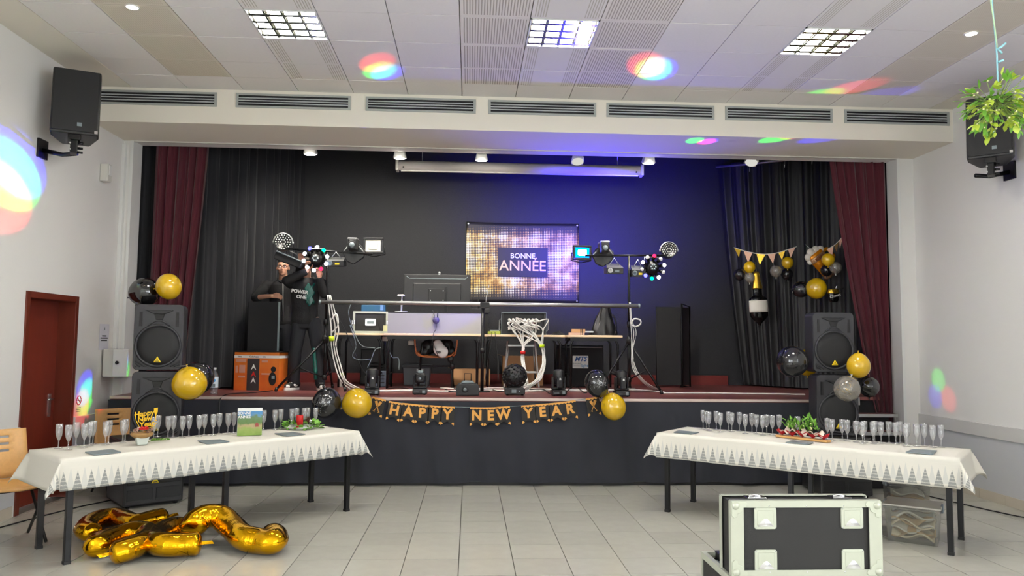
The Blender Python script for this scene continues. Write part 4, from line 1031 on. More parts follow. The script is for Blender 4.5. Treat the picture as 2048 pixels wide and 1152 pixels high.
flags('gold and pink triangle flags rising beside the red curtain', [(1654, 499), (1668, 491), (1678, 482), (1687, 471)], [9.8, 9.7, 9.6, 9.5], ['pink_print', 'gold_shine', 'pink_print'])
# champagne bottle foil balloon
b0 = at(1516, 597, Y=10.75); k = 10.75/FPX
t = thing('bottle_balloon', 'champagne bottle foil balloon with white label hanging on the curtain', 'foil balloon', b0, rot=(0, math.radians(-3), 0))
def pill(prof, seg=28, flat=.5): 
    g = G(); g.M = Matrix.Scale(flat, 4, (0, 1, 0)); return g.lathe([(r*k, z*k) for r, z in prof], seg)
obj('neck_foil', pill([(0, 56), (5, 55), (7, 50), (6.5, 46), (8, 36), (10.5, 22), (10, 20)]), 'gold_shine', t)
obj('bottle', pill([(10, 20), (9, 17), (9.5, 6), (13, 4), (18.5, -1), (18.5, -36), (14, -42), (5, -50), (0, -58)]), 'foil_black', t)
obj('label_print', pill([(18.9, -4), (19.3, -7), (19.4, -24), (18.9, -28)]), mat('label_white', (214, 210, 200), .35), t)
obj('gold_mark', pill([(14.5, -36), (14.8, -38), (12, -41), (11, -43)]), 'gold_shine', t)
obj('hanger', G().cyl((0, 0, 55*k), (0, .02, 75*k), .004), 'alu', t)
# beer mug foil balloon
b0 = at(1640, 522, Y=10.1); k = 10.1/FPX
t = thing('beer_mug_balloon', 'beer mug foil balloon with white foam reading BEERS', 'foil balloon', b0, rot=(0, math.radians(-38), 0))
mat('beer', (226, 140, 20), .2, .35, var=.2, scale=14, bump=.2, bscale=20); mat('foam', (226, 218, 205), .35)
obj('mug', pill([(0, -32), (13, -31), (15, -28), (18, 16), (17, 20), (0, 20)], flat=.55), 'beer', t)
fg = G(); fg.M = Matrix.Scale(.6, 4, (0, 1, 0))
for x, z, r in ((-14, 20, 9), (-4, 24, 10), (7, 23, 9), (16, 18, 8), (-18, 11, 6)): fg.ball((x*k, 0, z*k), r*k)
obj('froth', fg, 'foam', t)
obj('mug_foot', pill([(0, -40), (12, -39), (16, -34), (14, -29), (0, -28)], flat=.55), mat('foil_pink', (206, 160, 120), .25, .5), t)
obj('mug_handle', G().tube(smooth_path([(16*k, 0, 12*k), (28*k, 0, 10*k), (30*k, 0, -8*k), (16*k, 0, -16*k)], 6), 4*k, 10), 'beer', t)
obj('band', pill([(18.6, 4), (18.8, 5), (19.2, 12), (18.6, 14)], flat=.58), 'foil_pink', t)
text('BEERS', 8*k, t, mat('brown_print', (120, 60, 20), .5), (-1*k, -11.6*k, 8.5*k), ext=.001, bold=.02)
obj('hanger', G().cyl((0, 0, 30*k), (.0, .05, 46*k), .004), 'alu', t)
# small tumbler foil balloon
b0 = at(1667, 589, Y=9.75); k = 9.75/FPX
t = thing('tumbler_balloon', 'small black and gold foil balloon shaped like a glass with ribbons', 'foil balloon', b0)
obj('tumbler', pill([(0, -16), (8, -15), (10, -12), (11.5, 6), (10, 9), (0, 10)], flat=.55), 'foil_black', t)
obj('gold_top', pill([(11.9, 2), (12, 4), (10.6, 9.6), (9, 11), (0, 12)], flat=.57), 'gold_shine', t)
text('Cheers', 8*k, t, 'offwhite', (0, -7.2*k, -3*k), (PI/2, -.25, 0), ext=.0008, bold=.02)
for i, (dx, dz) in enumerate(((12, 22), (22, 14), (16, 6))): obj('ribbon', G().tube(smooth_path([(5*k, 0, 8*k), (dx*.5*k, -.01, dz*.8*k), (dx*k, 0, dz*k)], 5), .005, 5), 'foil_silver', t)
# ------------------------------------------------------------ stage equipment
def R(x0, y0, x1, y1, Y):
    a, b = at(x0, y0, Y=Y), at(x1, y1, Y=Y); return (a.x+b.x)/2, (a.z+b.z)/2, abs(b.x-a.x), abs(a.z-b.z)
# track spotlights behind the header
emitter('spot_face', (255, 250, 240), 60); emitter('spot_dim', (200, 198, 190), 1.2)
SP = [(621, 303, 1, 'at the left end of the row'), (800, 311, 1, 'above the left end of the projection screen'), (963, 315, 1, 'second over the projection screen'), (1155, 319, 0, 'over the middle of the projection screen, unlit'), (1297, 321, 1, 'above the right end of the projection screen'), (1503, 321, 0, 'unlit and tilted near the satin curtain')]
for x, y, on, w in SP:
    p = at(x, y, Y=9.42); t = thing('track_spotlight', f'white ceiling spotlight {w}', 'spotlight', p, rot=(.25 if on else -.45, .3 if not on and x > 1400 else 0, 0), group='white stage spotlights')
    obj('housing', G().prism([(-.062, .05), (.062, .05), (.082, -.035), (-.082, -.035)], -.06, .06), 'offwhite', t, bevel=.012)
    obj('lens', G().lathe([(0, -.05), (.05, -.048), (.075, -.036)], 24), 'spot_face' if on else 'spot_dim', t)
    obj('bracket', G().box(-.012, .012, -.012, .012, .045, .2).box(-.06, .06, -.02, .02, .19, .215), 'offwhite', t)
    if on:
        l = lamp('SPOT', 'spot_beam', t, (0, 0, -.06), SPOTW, (255, 246, 232), spot_size=2.2, spot_blend=.7, shadow_soft_size=.06); aim(l, (0, .55, -1))
tag(obj('light_track', G().box(-2.6, 4.0, 9.40, 9.44, 4.10, 4.14), 'offwhite'), 'white lighting track behind the stage header', 'track')
# projection screen case
cx, cz, w, h = R(795, 322, 1283, 351, 10.6); cz = at(1040, 336, Y=10.6).z
t = thing('projection_screen', 'white rolled-up projection screen in a long tubular case', 'projection screen', (cx, 10.6, cz)); h = .14
obj('case', G().prism([(-.001, -.001)], 0, 0) if False else G().add([(sx*w/2, y, z) for sx in (-1, 1) for y, z in [(.07*math.cos(a*PI/8), .07*math.sin(a*PI/8)) for a in range(16)]], [tuple(range(16)), tuple(range(31, 15, -1))]+[(i, 16+i, 16+(i+1) % 16, (i+1) % 16) for i in range(16)], True), mat('screen_white', (206, 200, 196), .45), t)
for sx in (-1, 1):
    e_ = obj('end_cap', G().box(sx*w/2-.02, sx*w/2+.02, -.08, .08, -.085, .075), 'offwhite', t, bevel=.01)
    obj('screw', G().cyl((sx*(w/2-.09), -.07, -.04), (sx*(w/2-.09), -.082, -.04), .012), 'black', t)
obj('pull_bar', G().box(-w/2+.05, w/2-.05, -.02, .02, -.085, -.068), 'offwhite', t)
for sx in (-.8, .8): obj('hanger', G().cyl((sx*w/2, 0, .06), (sx*w/2, 0, 4.99-cz), .006), 'alu', t)
# banner
cx, cz, bw, bh = R(933, 443, 1158, 606, 11.9)
s = Sh('dot_banner'); tc = s.n('TexCoord'); sp = s.n('SeparateXYZ', i_0=tc.outputs['Object']); X, Z = sp.outputs[0], sp.outputs[2]; pt = bw/70
fx = s.math('SUBTRACT', s.math('FRACT', s.math('MULTIPLY', X, 1/pt)), .5); fz = s.math('SUBTRACT', s.math('FRACT', s.math('MULTIPLY', Z, 1/pt)), .5)
rr = s.math('SQRT', s.math('ADD', s.math('MULTIPLY', fx, fx), s.math('MULTIPLY', fz, fz)))
vz = s.math('ABSOLUTE', s.math('MULTIPLY', Z, 2/bh))
nz = s.n('TexNoise', i_Vector=tc.outputs['Object'], i_Scale=2.2, i_Detail=3.0)
rad = s.math('MULTIPLY', s.math('MINIMUM', s.math('MULTIPLY', s.math('SUBTRACT', .93, vz), 1.5), s.math('ADD', .2, s.math('MULTIPLY', nz.outputs[0], .45))), 1.0)
dot = s.math('LESS_THAN', rr, rad)
n2 = s.n('TexNoise', i_Vector=tc.outputs['Object'], i_Scale=3.0, i_Detail=5.0, i_Roughness=.7)
ramp = s.n('ValToRGB', i_0=n2.outputs[0]); cr = ramp.color_ramp; cr.elements[0].position = .3; cr.elements[0].color = L((90, 60, 24)); cr.elements[1].position = .66; cr.elements[1].color = L((250, 244, 225))
for pos, c_ in ((.42, (176, 130, 56)), (.5, (230, 196, 110)), (.57, (240, 226, 180))): e_ = cr.elements.new(pos); e_.color = L(c_)
s.set(s.b.inputs['Base Color'], s.mix(dot, L((28, 26, 28)), ramp.outputs[0])); s.b.inputs['Roughness'].default_value = .55; MATS['dot_banner'] = s.m
t = thing('wall_banner', 'black and gold dotted wall banner reading BONNE ANNEE', 'banner', (cx, 11.93, cz))
obj('fabric', G().sheet(lambda u, v: ((u-.5)*bw, .006*math.sin(u*9+v*4)-.004+.004*math.sin(v*14), (v-.5)*bh+.01*math.sin(u*PI)*(v-.5)*-2), 40, 24), 'dot_banner', t, solid=.002)
px_ = bw/225; pnl = obj('centre_panel', G().box(-50*px_, 50*px_, -.024, -.018, -31*px_, 28*px_), mat('banner_dark', (34, 32, 36), .6), t, (.0, 0, .012))
text('BONNE', .115, pnl, mat('banner_white', (225, 222, 220), .5), (0, -.026, .085), ext=.001, bold=.008)
gold = mat('banner_gold', (226, 184, 130), .45, .2)
tt = text('ANNÉE', .235, pnl, 'banner_gold', (0, -.026, -.075), ext=.001, bold=.006, sx=.98)
for sx in (-1, 1):
    for sz in (-1, 1): obj('eyelet', G().lathe([(.008, 0), (.016, .002), (.008, .004)], 12, Matrix.Translation((sx*(bw/2-.03), -.012, sz*(bh/2-.03))) @ Matrix.Rotation(PI/2, 4, 'X')), 'alu', t)

# tables on the stage
def stage_table(label, x0, x1, y0, y1, n=0):
    t = thing('stage_table', label, 'table', ((x0+x1)/2, y0, ZS), group='work tables on the stage'); w = x1-x0; d = y1-y0; zt = .75
    obj('table_top', G().box(-w/2, w/2, 0, d, zt-.032, zt), 'table_top', t, bevel=.006)
    obj('apron', G().box(-w/2+.05, w/2-.05, .03, .055, zt-.08, zt-.032).box(-w/2+.05, w/2-.05, d-.055, d-.03, zt-.08, zt-.032), 'black_metal', t)
    for sx in (-1, 1):
        for y in (.05, d-.05): obj('leg', G().tube([(sx*(w/2-.16), y, zt-.05), (sx*(w/2-.09), y, zt-.07), (sx*(w/2-.06), y, zt-.13), (sx*(w/2-.06), y, .0)], .016), 'black_metal', t)
        obj('foot_bar', G().cyl((sx*(w/2-.06), .05, .2), (sx*(w/2-.06), d-.05, .2), .012), 'black_metal', t)
stage_table('work table at the left carrying the small flight case rack', -1.86, -1.18, 10.62, 11.3)
stage_table('middle work table carrying the grey console and monitor', -1.165, .17, 10.35, 11.0)
stage_table('work table carrying the dimmer rack with white plugs', .2, 1.335, 10.6, 11.3)
stage_table('work table at the right carrying the black bag', 1.345, 2.12, 10.45, 11.1)
ZW = ZS+.75
# grey console
cx, cz, w, h = R(776, 624, 964, 664, 10.38)
t = thing('mixing_console', 'long plain grey console panel on the middle table', 'console', (cx, 10.38, ZW))
obj('front_panel', G().box(-w/2, w/2, 0, .012, 0, .285), 'grey_desk', t); obj('body', G().box(-w/2+.005, w/2-.005, .012, .33, 0, .27), 'black_plastic', t)
obj('top_edge', G().box(-w/2, w/2, -.003, .02, .278, .292), 'black', t)
for i in range(9): obj('knob', G().cyl((-w/2+.12+i*.13, .14, .27), (-w/2+.12+i*.13, .14, .295), .012), 'black', t)
c = at(872, 641, Y=10.35); t = thing('headphones', 'round blue-grey headphones dangling on a lead before the grey console', 'headphones', c)
obj('ear_cup', G().lathe([(0, .0), (.042, .0), (.045, .012), (.03, .022), (0, .024)], 20, Matrix.Rotation(PI/2, 4, 'X')), mat('cup_blue', (70, 62, 110), .5), t, (0, .005, 0))
obj('band', G().tube(smooth_path([(-.03, -.005, .03), (-.028, -.01, .08), (-.05, .03, .14)], 5), .006, 6).tube([(.02, -.005, .04), (.022, .02, .13)], .006, 6), 'black', t)
obj('lead', G().tube(smooth_path([(.005, -.01, -.04), (.0, -.012, -.12), (-.03, -.04, -.18), (-.03, -.08, -.3), (.05, .1, -.52)], 6), .004, 6), 'cable_black', t)
# monitor seen from behind
cx, cz, w, h = R(808, 548, 940, 613, 10.85)
t = thing('monitor', 'black flat monitor seen from behind on the grey console', 'monitor', (cx, 10.85, ZW)); z0 = cz-h/2-ZW; z1 = cz+h/2-ZW
obj('shell', G().box(-w/2, w/2, .0, .04, z0, z1), 'black_plastic', t, bevel=.008)
obj('back_cover', G().prism([(-w*.36, z0+.02), (w*.36, z0+.02), (w*.36, z0+h*.72), (-w*.36, z0+h*.72)], -.02, 0), 'black_plastic', t, bevel=.01)
obj('vent_ridge', G().tube([(-w*.46, -.004, z1-.03), (-w*.42, -.004, z1-.06), (w*.42, -.004, z1-.06), (w*.46, -.004, z1-.03)], .005, 6), 'slate', t)
obj('mount', G().box(-.12, .12, -.035, -.02, z0+.04, z0+h*.55), 'black', t, bevel=.006)
for sx in (-1, 1):
    for z in (z0+.08, z0+h*.48): obj('screw', G().cyl((sx*.09, -.036, z), (sx*.09, -.041, z), .007), 'alu', t)
obj('stand_post', G().box(.11, .15, -.03, -.01, 0.02, z0+h*.6), 'black_metal', t); obj('stand_base', G().box(-.25, .3, -.06, .14, 0, .02), 'black', t, bevel=.005)
obj('webcam', G().ball((.03*w, .0, z1+.022), .02, seg=10, rings=8).box(.03*w-.012, .03*w+.012, -.01, .01, z1-.004, z1+.01), 'alu', t)
# white desk lamp
c = at(802, 621, Y=10.75); t = thing('desk_lamp', 'slim white desk lamp left of the monitor', 'lamp', (c.x, 10.78, ZW))
obj('base', G().lathe([(0, .3), (.09, .3), (.09, .312), (0, .315)], 20), 'white', t); obj('stem', G().tube([(0, 0, .31), (.004, 0, .46), (.01, -.01, .53)], .013), 'white', t); obj('head', G().box(-.055, .045, -.05, .03, .525, .55), 'white', t, bevel=.01)
obj('support_block', G().box(-.09, .06, -.08, .08, 0, .3), 'black', t)
# small flight case rack
cx, cz, w, h = R(707, 619, 775, 662, 10.64)
t = thing('rack_case', 'small black rack case with bright aluminium edges and recessed handle', 'flight case', (cx, 10.64, ZW)); hh = .3
obj('panel', G().box(-w/2+.006, w/2-.006, .006, .4, .004, hh-.004), 'case_black', t); case_edges(t, -w/2, w/2, 0, .4, .004, hh, .026)
hd = obj('handle_dish', G().prism([(x, z+hh/2+.0) for x, z in rpoly(.15, .10, .018)], -.008, .004), 'chrome', t, bevel=.003)
obj('handle_grip', G().box(-.045, .045, -.014, -.006, hh/2-.018, hh/2+.018), 'slate', hd, bevel=.004)
for sx in (-1, 1): obj('latch', G().box(sx*(w/2)-.02, sx*(w/2)+.02, -.010, -.002, .12, .18), 'chrome', t, bevel=.003)
obj('sticker', G().box(w/2-.06, w/2-.005, -.006, -.003, .03, .11), mat('sticker', (226, 224, 170), .6), t)
cx, cz, w, h = R(722, 609, 770, 620, 10.95); t = thing('blue_case', 'teal blue plastic case standing behind the small rack case', 'case', (cx, 10.97, ZW))
obj('shell', G().box(-w/2, w/2, 0, .12, .0, .41), 'blue_plastic', t, bevel=.01); obj('clasp', G().box(w/2-.07, w/2-.03, -.008, 0, .33, .41), mat('blue_pale', (110, 150, 190), .5), t)
# small mixer, aerials
c = at(990, 659, Y=10.6); t = thing('router_box', 'small grey and yellow router with wire aerials on the table', 'router', (c.x, 10.66, ZW))
obj('body', G().box(-.10, .08, 0, .12, 0, .045), mat('olive', (150, 160, 60), .5), t, bevel=.008); obj('top', G().box(-.07, .06, .01, .11, .045, .065), 'slate', t, bevel=.006)
for sx in (-1, 1): obj('aerial', G().tube(smooth_path([(sx*.05, .05, .06), (sx*.09, .04, .12), (sx*.07, .05, .17)], 4), .004, 5), 'black', t)
c = at(966, 606, Y=10.9); t = thing('wireless_receiver', 'black receiver with three upright aerials behind the bar', 'receiver', (c.x-.05, 10.7, ZW))
obj('body', G().box(-.14, .14, 0, .16, .30, .36), 'black', t, bevel=.005); obj('plinth', G().box(-.12, .12, .02, .14, 0, .30), 'black_matt', t)
for x, dx, h_ in ((-.11, 0, .28), (-.02, 0, .18), (.08, .05, .34)): obj('aerial', G().tube([(x, .08, .36), (x+dx*.3, .08, .36+h_*.5), (x+dx, .08, .36+h_)], .006, 6), 'alu' if x > 0 else 'black', t)
# dimmer rack with plugs and white leads
cx, cz, w, h = R(1003, 621, 1092, 666, 10.66)
t = thing('dimmer_rack', 'open black dimmer rack with two rows of white plugs', 'rack', (cx, 10.66, ZW)); H = .31
obj('case', G().box(-w/2, w/2, .0, .35, 0, .012).box(-w/2, w/2, 0, .35, H-.012, H).box(-w/2, -w/2+.03, 0, .35, .012, H-.012).box(w/2-.03, w/2, 0, .35, .012, H-.012).box(-w/2+.03, w/2-.03, .06, .35, .012, H-.012), 'black_plastic', t)
obj('rim', G().tube([(-w/2, -.003, 0), (-w/2, -.003, H), (w/2, -.003, H), (w/2, -.003, 0)], .006, 6), 'slate', t)
for sx in (-1, 1): obj('grab_handle', G().tube([(sx*(w/2+.008), .02, .05), (sx*(w/2+.03), .02, .07), (sx*(w/2+.03), .02, .2), (sx*(w/2+.008), .02, .22)], .006, 6), 'alu', t)
obj('red_stripe', G().box(-w/2+.12, w/2-.12, .054, .06, .165, .172), 'red', t)
plug = G().cyl((0, .055, 0), (0, .0, 0), .022, .018, 12).cyl((0, 0, 0), (0, -.02, -.012), .012, .009, 8).mesh('plug'); PL = []
for r, z in enumerate((.21, .10)):
    for i in range(8):
        p = (-w/2+.115+i*.055, 0, z); obj('plug', plug, 'cable_white', t, p); PL.append(Vector((cx+p[0], 10.645, ZW+z)))
rnd = random.Random(9); MX = {}
G1, G2 = at(1048, 700, Y=10.45), at(1072, 700, Y=10.45)
for i, p in enumerate(PL):
    left = i % 8 < 4; b = (at(1046+rnd.uniform(-3, 3), 692, Y=10.5), at(1046+rnd.uniform(-3, 3), 725, Y=10.45), at(1052+rnd.uniform(-4, 4), 760, Y=10.3)) if left else (at(1082+rnd.uniform(-4, 4), 690, Y=10.5), at(1089+rnd.uniform(-4, 4), 720, Y=10.45), at(1078+rnd.uniform(-5, 5), 757, Y=10.3))
    pts = [p, p+Vector((rnd.uniform(-.02, .03), -.06, -.03)), at(1035+rnd.uniform(-20, 62), 650+rnd.uniform(-14, 8), Y=10.5+rnd.uniform(-.06, .05)), at(1030+rnd.uniform(-5, 60), 664+rnd.uniform(-8, 8), Y=10.52), b[0], b[1], b[2], at(1045+rnd.uniform(-20, 12), 779+rnd.uniform(0, 4), Z=ZS+.012)]
    o = obj('white_lead', G().tube(smooth_path(pts, 5), .0085, 6), 'cable_white'); tag(o, f'white mains lead from the {ordi(i%8+1)} plug of the {"upper" if i < 8 else "lower"} dimmer row', 'cable', 'white mains leads of the dimmer rack')
for px, py, m_, w_ in ((1046, 705, 'red', 'red'), (1084, 692, 'lime', 'lime')): 
    c = at(px, py, Y=10.45); tag(obj('cable_tie', G().tube([(c.x, c.y, c.z-.022), (c.x, c.y, c.z+.022)], .034, 10), m_), f'{w_} tape round the white leads under the dimmer rack', 'cable tie')
# wooden blocks, pouch and bag
c = at(1155, 660, Y=10.7); t = thing('wood_blocks', 'bundle of pale wooden blocks strapped together on the table', 'wooden block', (c.x, 10.62, ZW))
obj('block', G().box(-.13, .09, 0, .1, 0, .035), mat('pink_wood', (196, 160, 138), .6), t); obj('block', G().box(-.09, .1, .01, .09, .036, .085), 'cardboard', t)
for x in (.03, .055): obj('strap', G().box(x, x+.008, -.004, .104, -.0, .089), 'black', t)
obj('tape_end', G().box(.1, .22, .03, .05, .04, .06), 'alu', t)
tag(obj('crumpled_pouch', G().sheet(lambda u, v: ((u-.5)*.2, (v-.5)*.16, .012+.035*math.sin(PI*u)*math.sin(PI*v)*(1+.5*math.sin(u*19+v*7))), 16, 12), 'black_matt', None, (at(1118, 662, Y=10.7).x, 10.8, ZW), solid=.004), 'small crumpled black pouch lying beside the dimmer rack', 'pouch')
c = at(1209, 668, Y=10.6); t = thing('black_bag', 'slumped shiny black bag standing on the right work table', 'bag', (c.x, 10.72, ZW))
def bag(u, v):
    a = 2*PI*u; r = (.18-.12*v**1.2)*(1+.08*math.sin(3*a+9*v)+.06*math.sin(7*a+4*v)+.04*math.sin(11*a)); return (r*math.cos(a)*1.05+.03*v, r*.7*math.sin(a), .40*v+.01*math.sin(3*a)*v)
obj('body', G().sheet(bag, 40, 16), mat('bag_black', (20, 20, 23), .38, bump=.4, bscale=25), t); obj('top_tuft', G().cyl((.03, 0, .38), (.02, 0, .46), .05, .008, 8), 'bag_black', t)
obj('strap', G().tube(smooth_path([(.12, -.06, .30), (.17, -.05, .22), (.18, -.05, .08), (.15, -.05, .01)], 5), .012, 6), 'black', t)

# ladder, cardboard boxes, sign case and boxes below the tables
c = at(1042, 774, Z=ZS); t = thing('step_ladder', 'small white folding step ladder behind the ball light', 'step ladder', (c.x, 10.9, ZS), 0)
for sx in (-1, 1):
    obj('leg', G().tube([(sx*.25, 0, 0), (sx*.2, .16, .66)], .014), 'white', t); obj('leg', G().tube([(sx*.23, .36, 0), (sx*.18, .17, .6)], .012), 'alu', t)
for z in (.2, .58): obj('step', G().box(-.22, .22, .16*z/.66, .16*z/.66+.08, z, z+.03), 'alu', t, bevel=.004)
def carton(label, px0, py0, px1, py1, Y, d, rz=0):
    cx, cz, w, h = R(px0, py0, px1, py1, Y); t = thing('cardboard_box', label, 'box', (cx, Y+d/2, ZS), rz, 'cardboard boxes under the stage tables'); h = max(cz+h/2-ZS, .1)
    obj('carton', G().box(-w/2, w/2, -d/2, d/2, 0, h), 'cardboard', t)
    for sx in (-1, 1): obj('flap', G().add([(sx*w/2, -d/2, h), (sx*w/2, d/2, h), (sx*w/2-sx*.05 if sx > 0 else -w/2-.06, d/2, h+.02), (sx*w/2-sx*.05 if sx > 0 else -w/2-.06, -d/2, h+.02)], [(0, 1, 2, 3)]), 'cardboard', t, solid=.004)
    obj('tape', G().box(-w/2-.001, w/2+.001, -.025, .025, h, h+.002), mat('tape_brown', (170, 120, 70), .4), t)
carton('tall cardboard box behind the white step ladder', 1006, 712, 1086, 768, 11.4, .4)
carton('low cardboard box lying below the middle table', 905, 738, 978, 770, 11.5, .35, .1)
cx, cz, w, h = R(1118, 690, 1207, 768, 11.2); t = thing('sign_case', 'black case with a white plate lettered in blue below the tables', 'case', (cx, 11.2, ZS)); h = cz+h/2-ZS
obj('body', G().box(-w/2, w/2, 0, .3, 0, h), 'black_matt', t, bevel=.008); obj('bar_handle', G().cyl((-w/2+.04, -.03, h-.03), (w/2-.02, -.03, h-.03), .008), 'alu', t)
sx0 = at(1161, 724, Y=11.19); pl = obj('name_plate', G().prism([(x, z) for x, z in rpoly(.235, .185, .01)], -.012, -.002), 'white', t, (sx0.x-cx, 0, sx0.z-ZS), bevel=.002)
mb = mat('mts_blue', (24, 80, 150), .5); text('MTS', .095, pl, 'mts_blue', (0, -.013, .042), ext=.0008, bold=.03, shear=.3); text('sound', .05, pl, 'slate', (-.05, -.013, -.022), ext=.0006); text('light', .062, pl, mat('mts_pale', (90, 150, 190), .5), (.06, -.013, -.055), ext=.0006, bold=.01)
obj('print_line', G().box(-.105, -.0, -.0135, -.012, -.062, -.054), 'slate', pl)
cx, cz, w, h = R(806, 730, 860, 765, 11.3); t = thing('grey_crate', 'grey plastic crate with lid below the middle table', 'crate', (cx, 11.3, ZS))
obj('tub', G().prism([(-w*.46, 0), (w*.46, 0), (w/2, .26), (-w/2, .26)], 0, .32), mat('crate_grey', (96, 100, 104), .5), t, bevel=.008); obj('lid', G().box(-w/2-.02, w/2+.02, -.02, .34, .26, .30), mat('crate_lid', (60, 62, 66), .5), t, bevel=.006); obj('label_print', G().box(.0, .1, -.008, .0, .2, .24), 'white', t)
cx, cz, w, h = R(722, 701, 783, 752, 11.2); t = thing('black_monitor_box', 'dark flat panel leaning below the left work table', 'panel', (cx, 11.2, ZS), rot=(-.12, 0, 0)); obj('panel', G().box(-w/2, w/2, 0, .05, .02, .52), 'black', t, bevel=.006); obj('rim', G().tube([(-w/2, -.004, .02), (-w/2, -.004, .52), (w/2, -.004, .52), (w/2, -.004, .02)], .008, 6, closed=True), 'black_plastic', t)
cx, cz, w, h = R(735, 738, 772, 775, 10.9); t = thing('cable_crate', 'blue-grey crate of leads behind the moving head light', 'crate', (cx, 10.88, ZS)); obj('tub', G().prism([(-.13, 0), (.13, 0), (.15, .22), (-.15, .22)], 0, .24), mat('crate_blue', (92, 104, 122), .6), t, bevel=.01)
for i in range(3): obj('slot', G().box(-.11, .11, -.004, .004, .05+.05*i, .065+.05*i), 'black', t)
rnd = random.Random(12); obj('lead_coil', G().tube([(.09*math.cos(i*.6)+rnd.uniform(-.02, .02), .12+.07*math.sin(i*.6), .22+.004*i) for i in range(30)], .007, 6), 'cable_black', t)
for px, py, m_, nm, lab in ((683, 745, 'offwhite', 'adapter_box', 'small white adapter box with lime cap behind the left tripod'), (822, 690, 'offwhite', 'junction_box', 'pale junction box fixed under the middle table'), (770, 682, 'offwhite', 'junction_box', 'pale junction box fixed under the left work table')):
    c = at(px, py, Y=10.8); t = thing(nm, lab, 'electrical box', c if py < 700 else (c.x, 10.8, ZS)); obj('body', G().box(-.04, .04, 0, .05, 0, .06 if py < 700 else .16), m_, t, bevel=.005); obj('cap', G().box(-.03, .03, .005, .045, .06 if py < 700 else .16, .07 if py < 700 else .19), 'lime' if py > 700 else 'slate', t, bevel=.004)
# folding chair with jacket and bag
c = at(872, 776, Z=ZS); t = thing('folding_chair', 'orange plywood folding chair with crossed black legs behind the lights', 'chair', (at(872, 700, Y=10.75).x, 10.72, ZS))
for sx in (-1, 1):
    obj('leg', G().tube([(sx*.24, -.18, 0), (sx*.20, .12, .62)], .013), 'black_metal', t); obj('leg', G().tube([(sx*.25, .26, 0), (sx*.18, -.1, .60)], .013), 'black_metal', t)
obj('cross_bar', G().tube([(-.22, .0, .30), (.22, .0, .30)], .011), 'black_metal', t); obj('cross_bar', G().tube([(-.2, .1, .6), (.2, .1, .6)], .010), 'black_metal', t)
obj('seat', G().sheet(lambda u, v: ((u-.5)*.50, -.12+.36*v, .43+.02*math.sin(PI*v)+.06*abs(2*u-1)**6), 16, 6), mat('orange_ply', (190, 110, 60), .4), t, solid=.012)
obj('side_rim', G().tube(smooth_path([(-.30, .0, .70), (-.285, .0, .55), (-.25, .0, .45), (-.1, -.02, .44)], 5), .012).tube(smooth_path([(.30, .0, .70), (.285, .0, .55), (.25, .0, .45), (.1, -.02, .44)], 5), .012), 'orange_ply', t)
jk = G()
for x, y, z, r in ((-.12, .08, .56, .10), (-.02, .1, .60, .11), (.15, .08, .58, .10), (.2, .04, .50, .08), (-.16, .04, .5, .07), (.21, -.06, .40, .05), (.235, -.08, .30, .045)): jk.ball((x, y, z), r, r*.7, r*1.1)
tag(obj('jacket', jk, 'bag_black', None, (t.location.x, 10.72, ZS), remesh=.012), 'crumpled black jacket thrown over the orange folding chair', 'jacket')
wb = G()
for x, y, z, r in ((.02, -.02, .54, .085), (.07, -.02, .50, .08), (.0, .0, .6, .07)): wb.ball((x, y, z), r, r*.5, r*1.1)
wt = thing('shopping_bag', 'white plastic shopping bag lying on the black jacket', 'bag', (t.location.x+.03, 10.62, ZS)); obj('bag_body', wb, mat('white_bag', (222, 220, 218), .5, bump=.5, bscale=30), wt, remesh=.012); text('ntr', .05, wt, 'black', (.02, -.072, .50), (PI/2, .2, 0), ext=.002, bold=.02)
# tall black panels
def black_panel(label, x0, x1, Y, ztop, fold):
    t = thing('black_screen', label, 'screen', ((x0+x1)/2, Y, ZS), group='black standing screens'); w = x1-x0
    obj('panel', G().box(-w/2, w/2, 0, .03, .03, ztop-ZS), 'black_matt', t); obj('frame', G().tube([(-w/2, .015, .0), (-w/2, .015, ztop-ZS), (w/2, .015, ztop-ZS), (w/2, .015, 0)], .012, 6), 'black_metal', t)
    if fold:
        x2, y2 = fold; s_ = obj('side_panel', G().add([(w/2+.005, -.0, .03), (w/2+x2, y2, .03), (w/2+x2, y2, ztop-ZS), (w/2+.005, 0, ztop-ZS)], [(0, 1, 2, 3)]), mat('panel_brown', (38, 34, 38), .7), t, solid=.02)
        obj('side_frame', G().tube([(w/2+.01, -.012, 0), (w/2+.01, -.012, ztop-ZS+.05), (w/2+x2, y2-.012, ztop-ZS+.02), (w/2+x2, y2-.012, 0), (w/2+.01, -.012, .02)], .016, 6), 'black_metal', s_)
    return t
a, b = at(1314, 770, Y=11.15), at(1363, 776, Y=11.15); black_panel('tall black folding screen standing at the right of the stage', a.x, b.x, 11.15, at(1330, 614, Y=11.15).z, (.2, .25))
a, b = at(492, 770, Y=10.15), at(553, 776, Y=10.15); black_panel('tall black flat screen in front of the man at the left', a.x, b.x, 10.15, at(530, 604, Y=10.15).z, None)
t = tag(obj('steel_upright', G().box(at(554, 700, Y=10.14).x, at(557.5, 700, Y=10.14).x, 10.13, 10.16, ZS, at(556, 604, Y=10.14).z), 'slate'), 'thin grey upright at the edge of the left black screen', 'post')

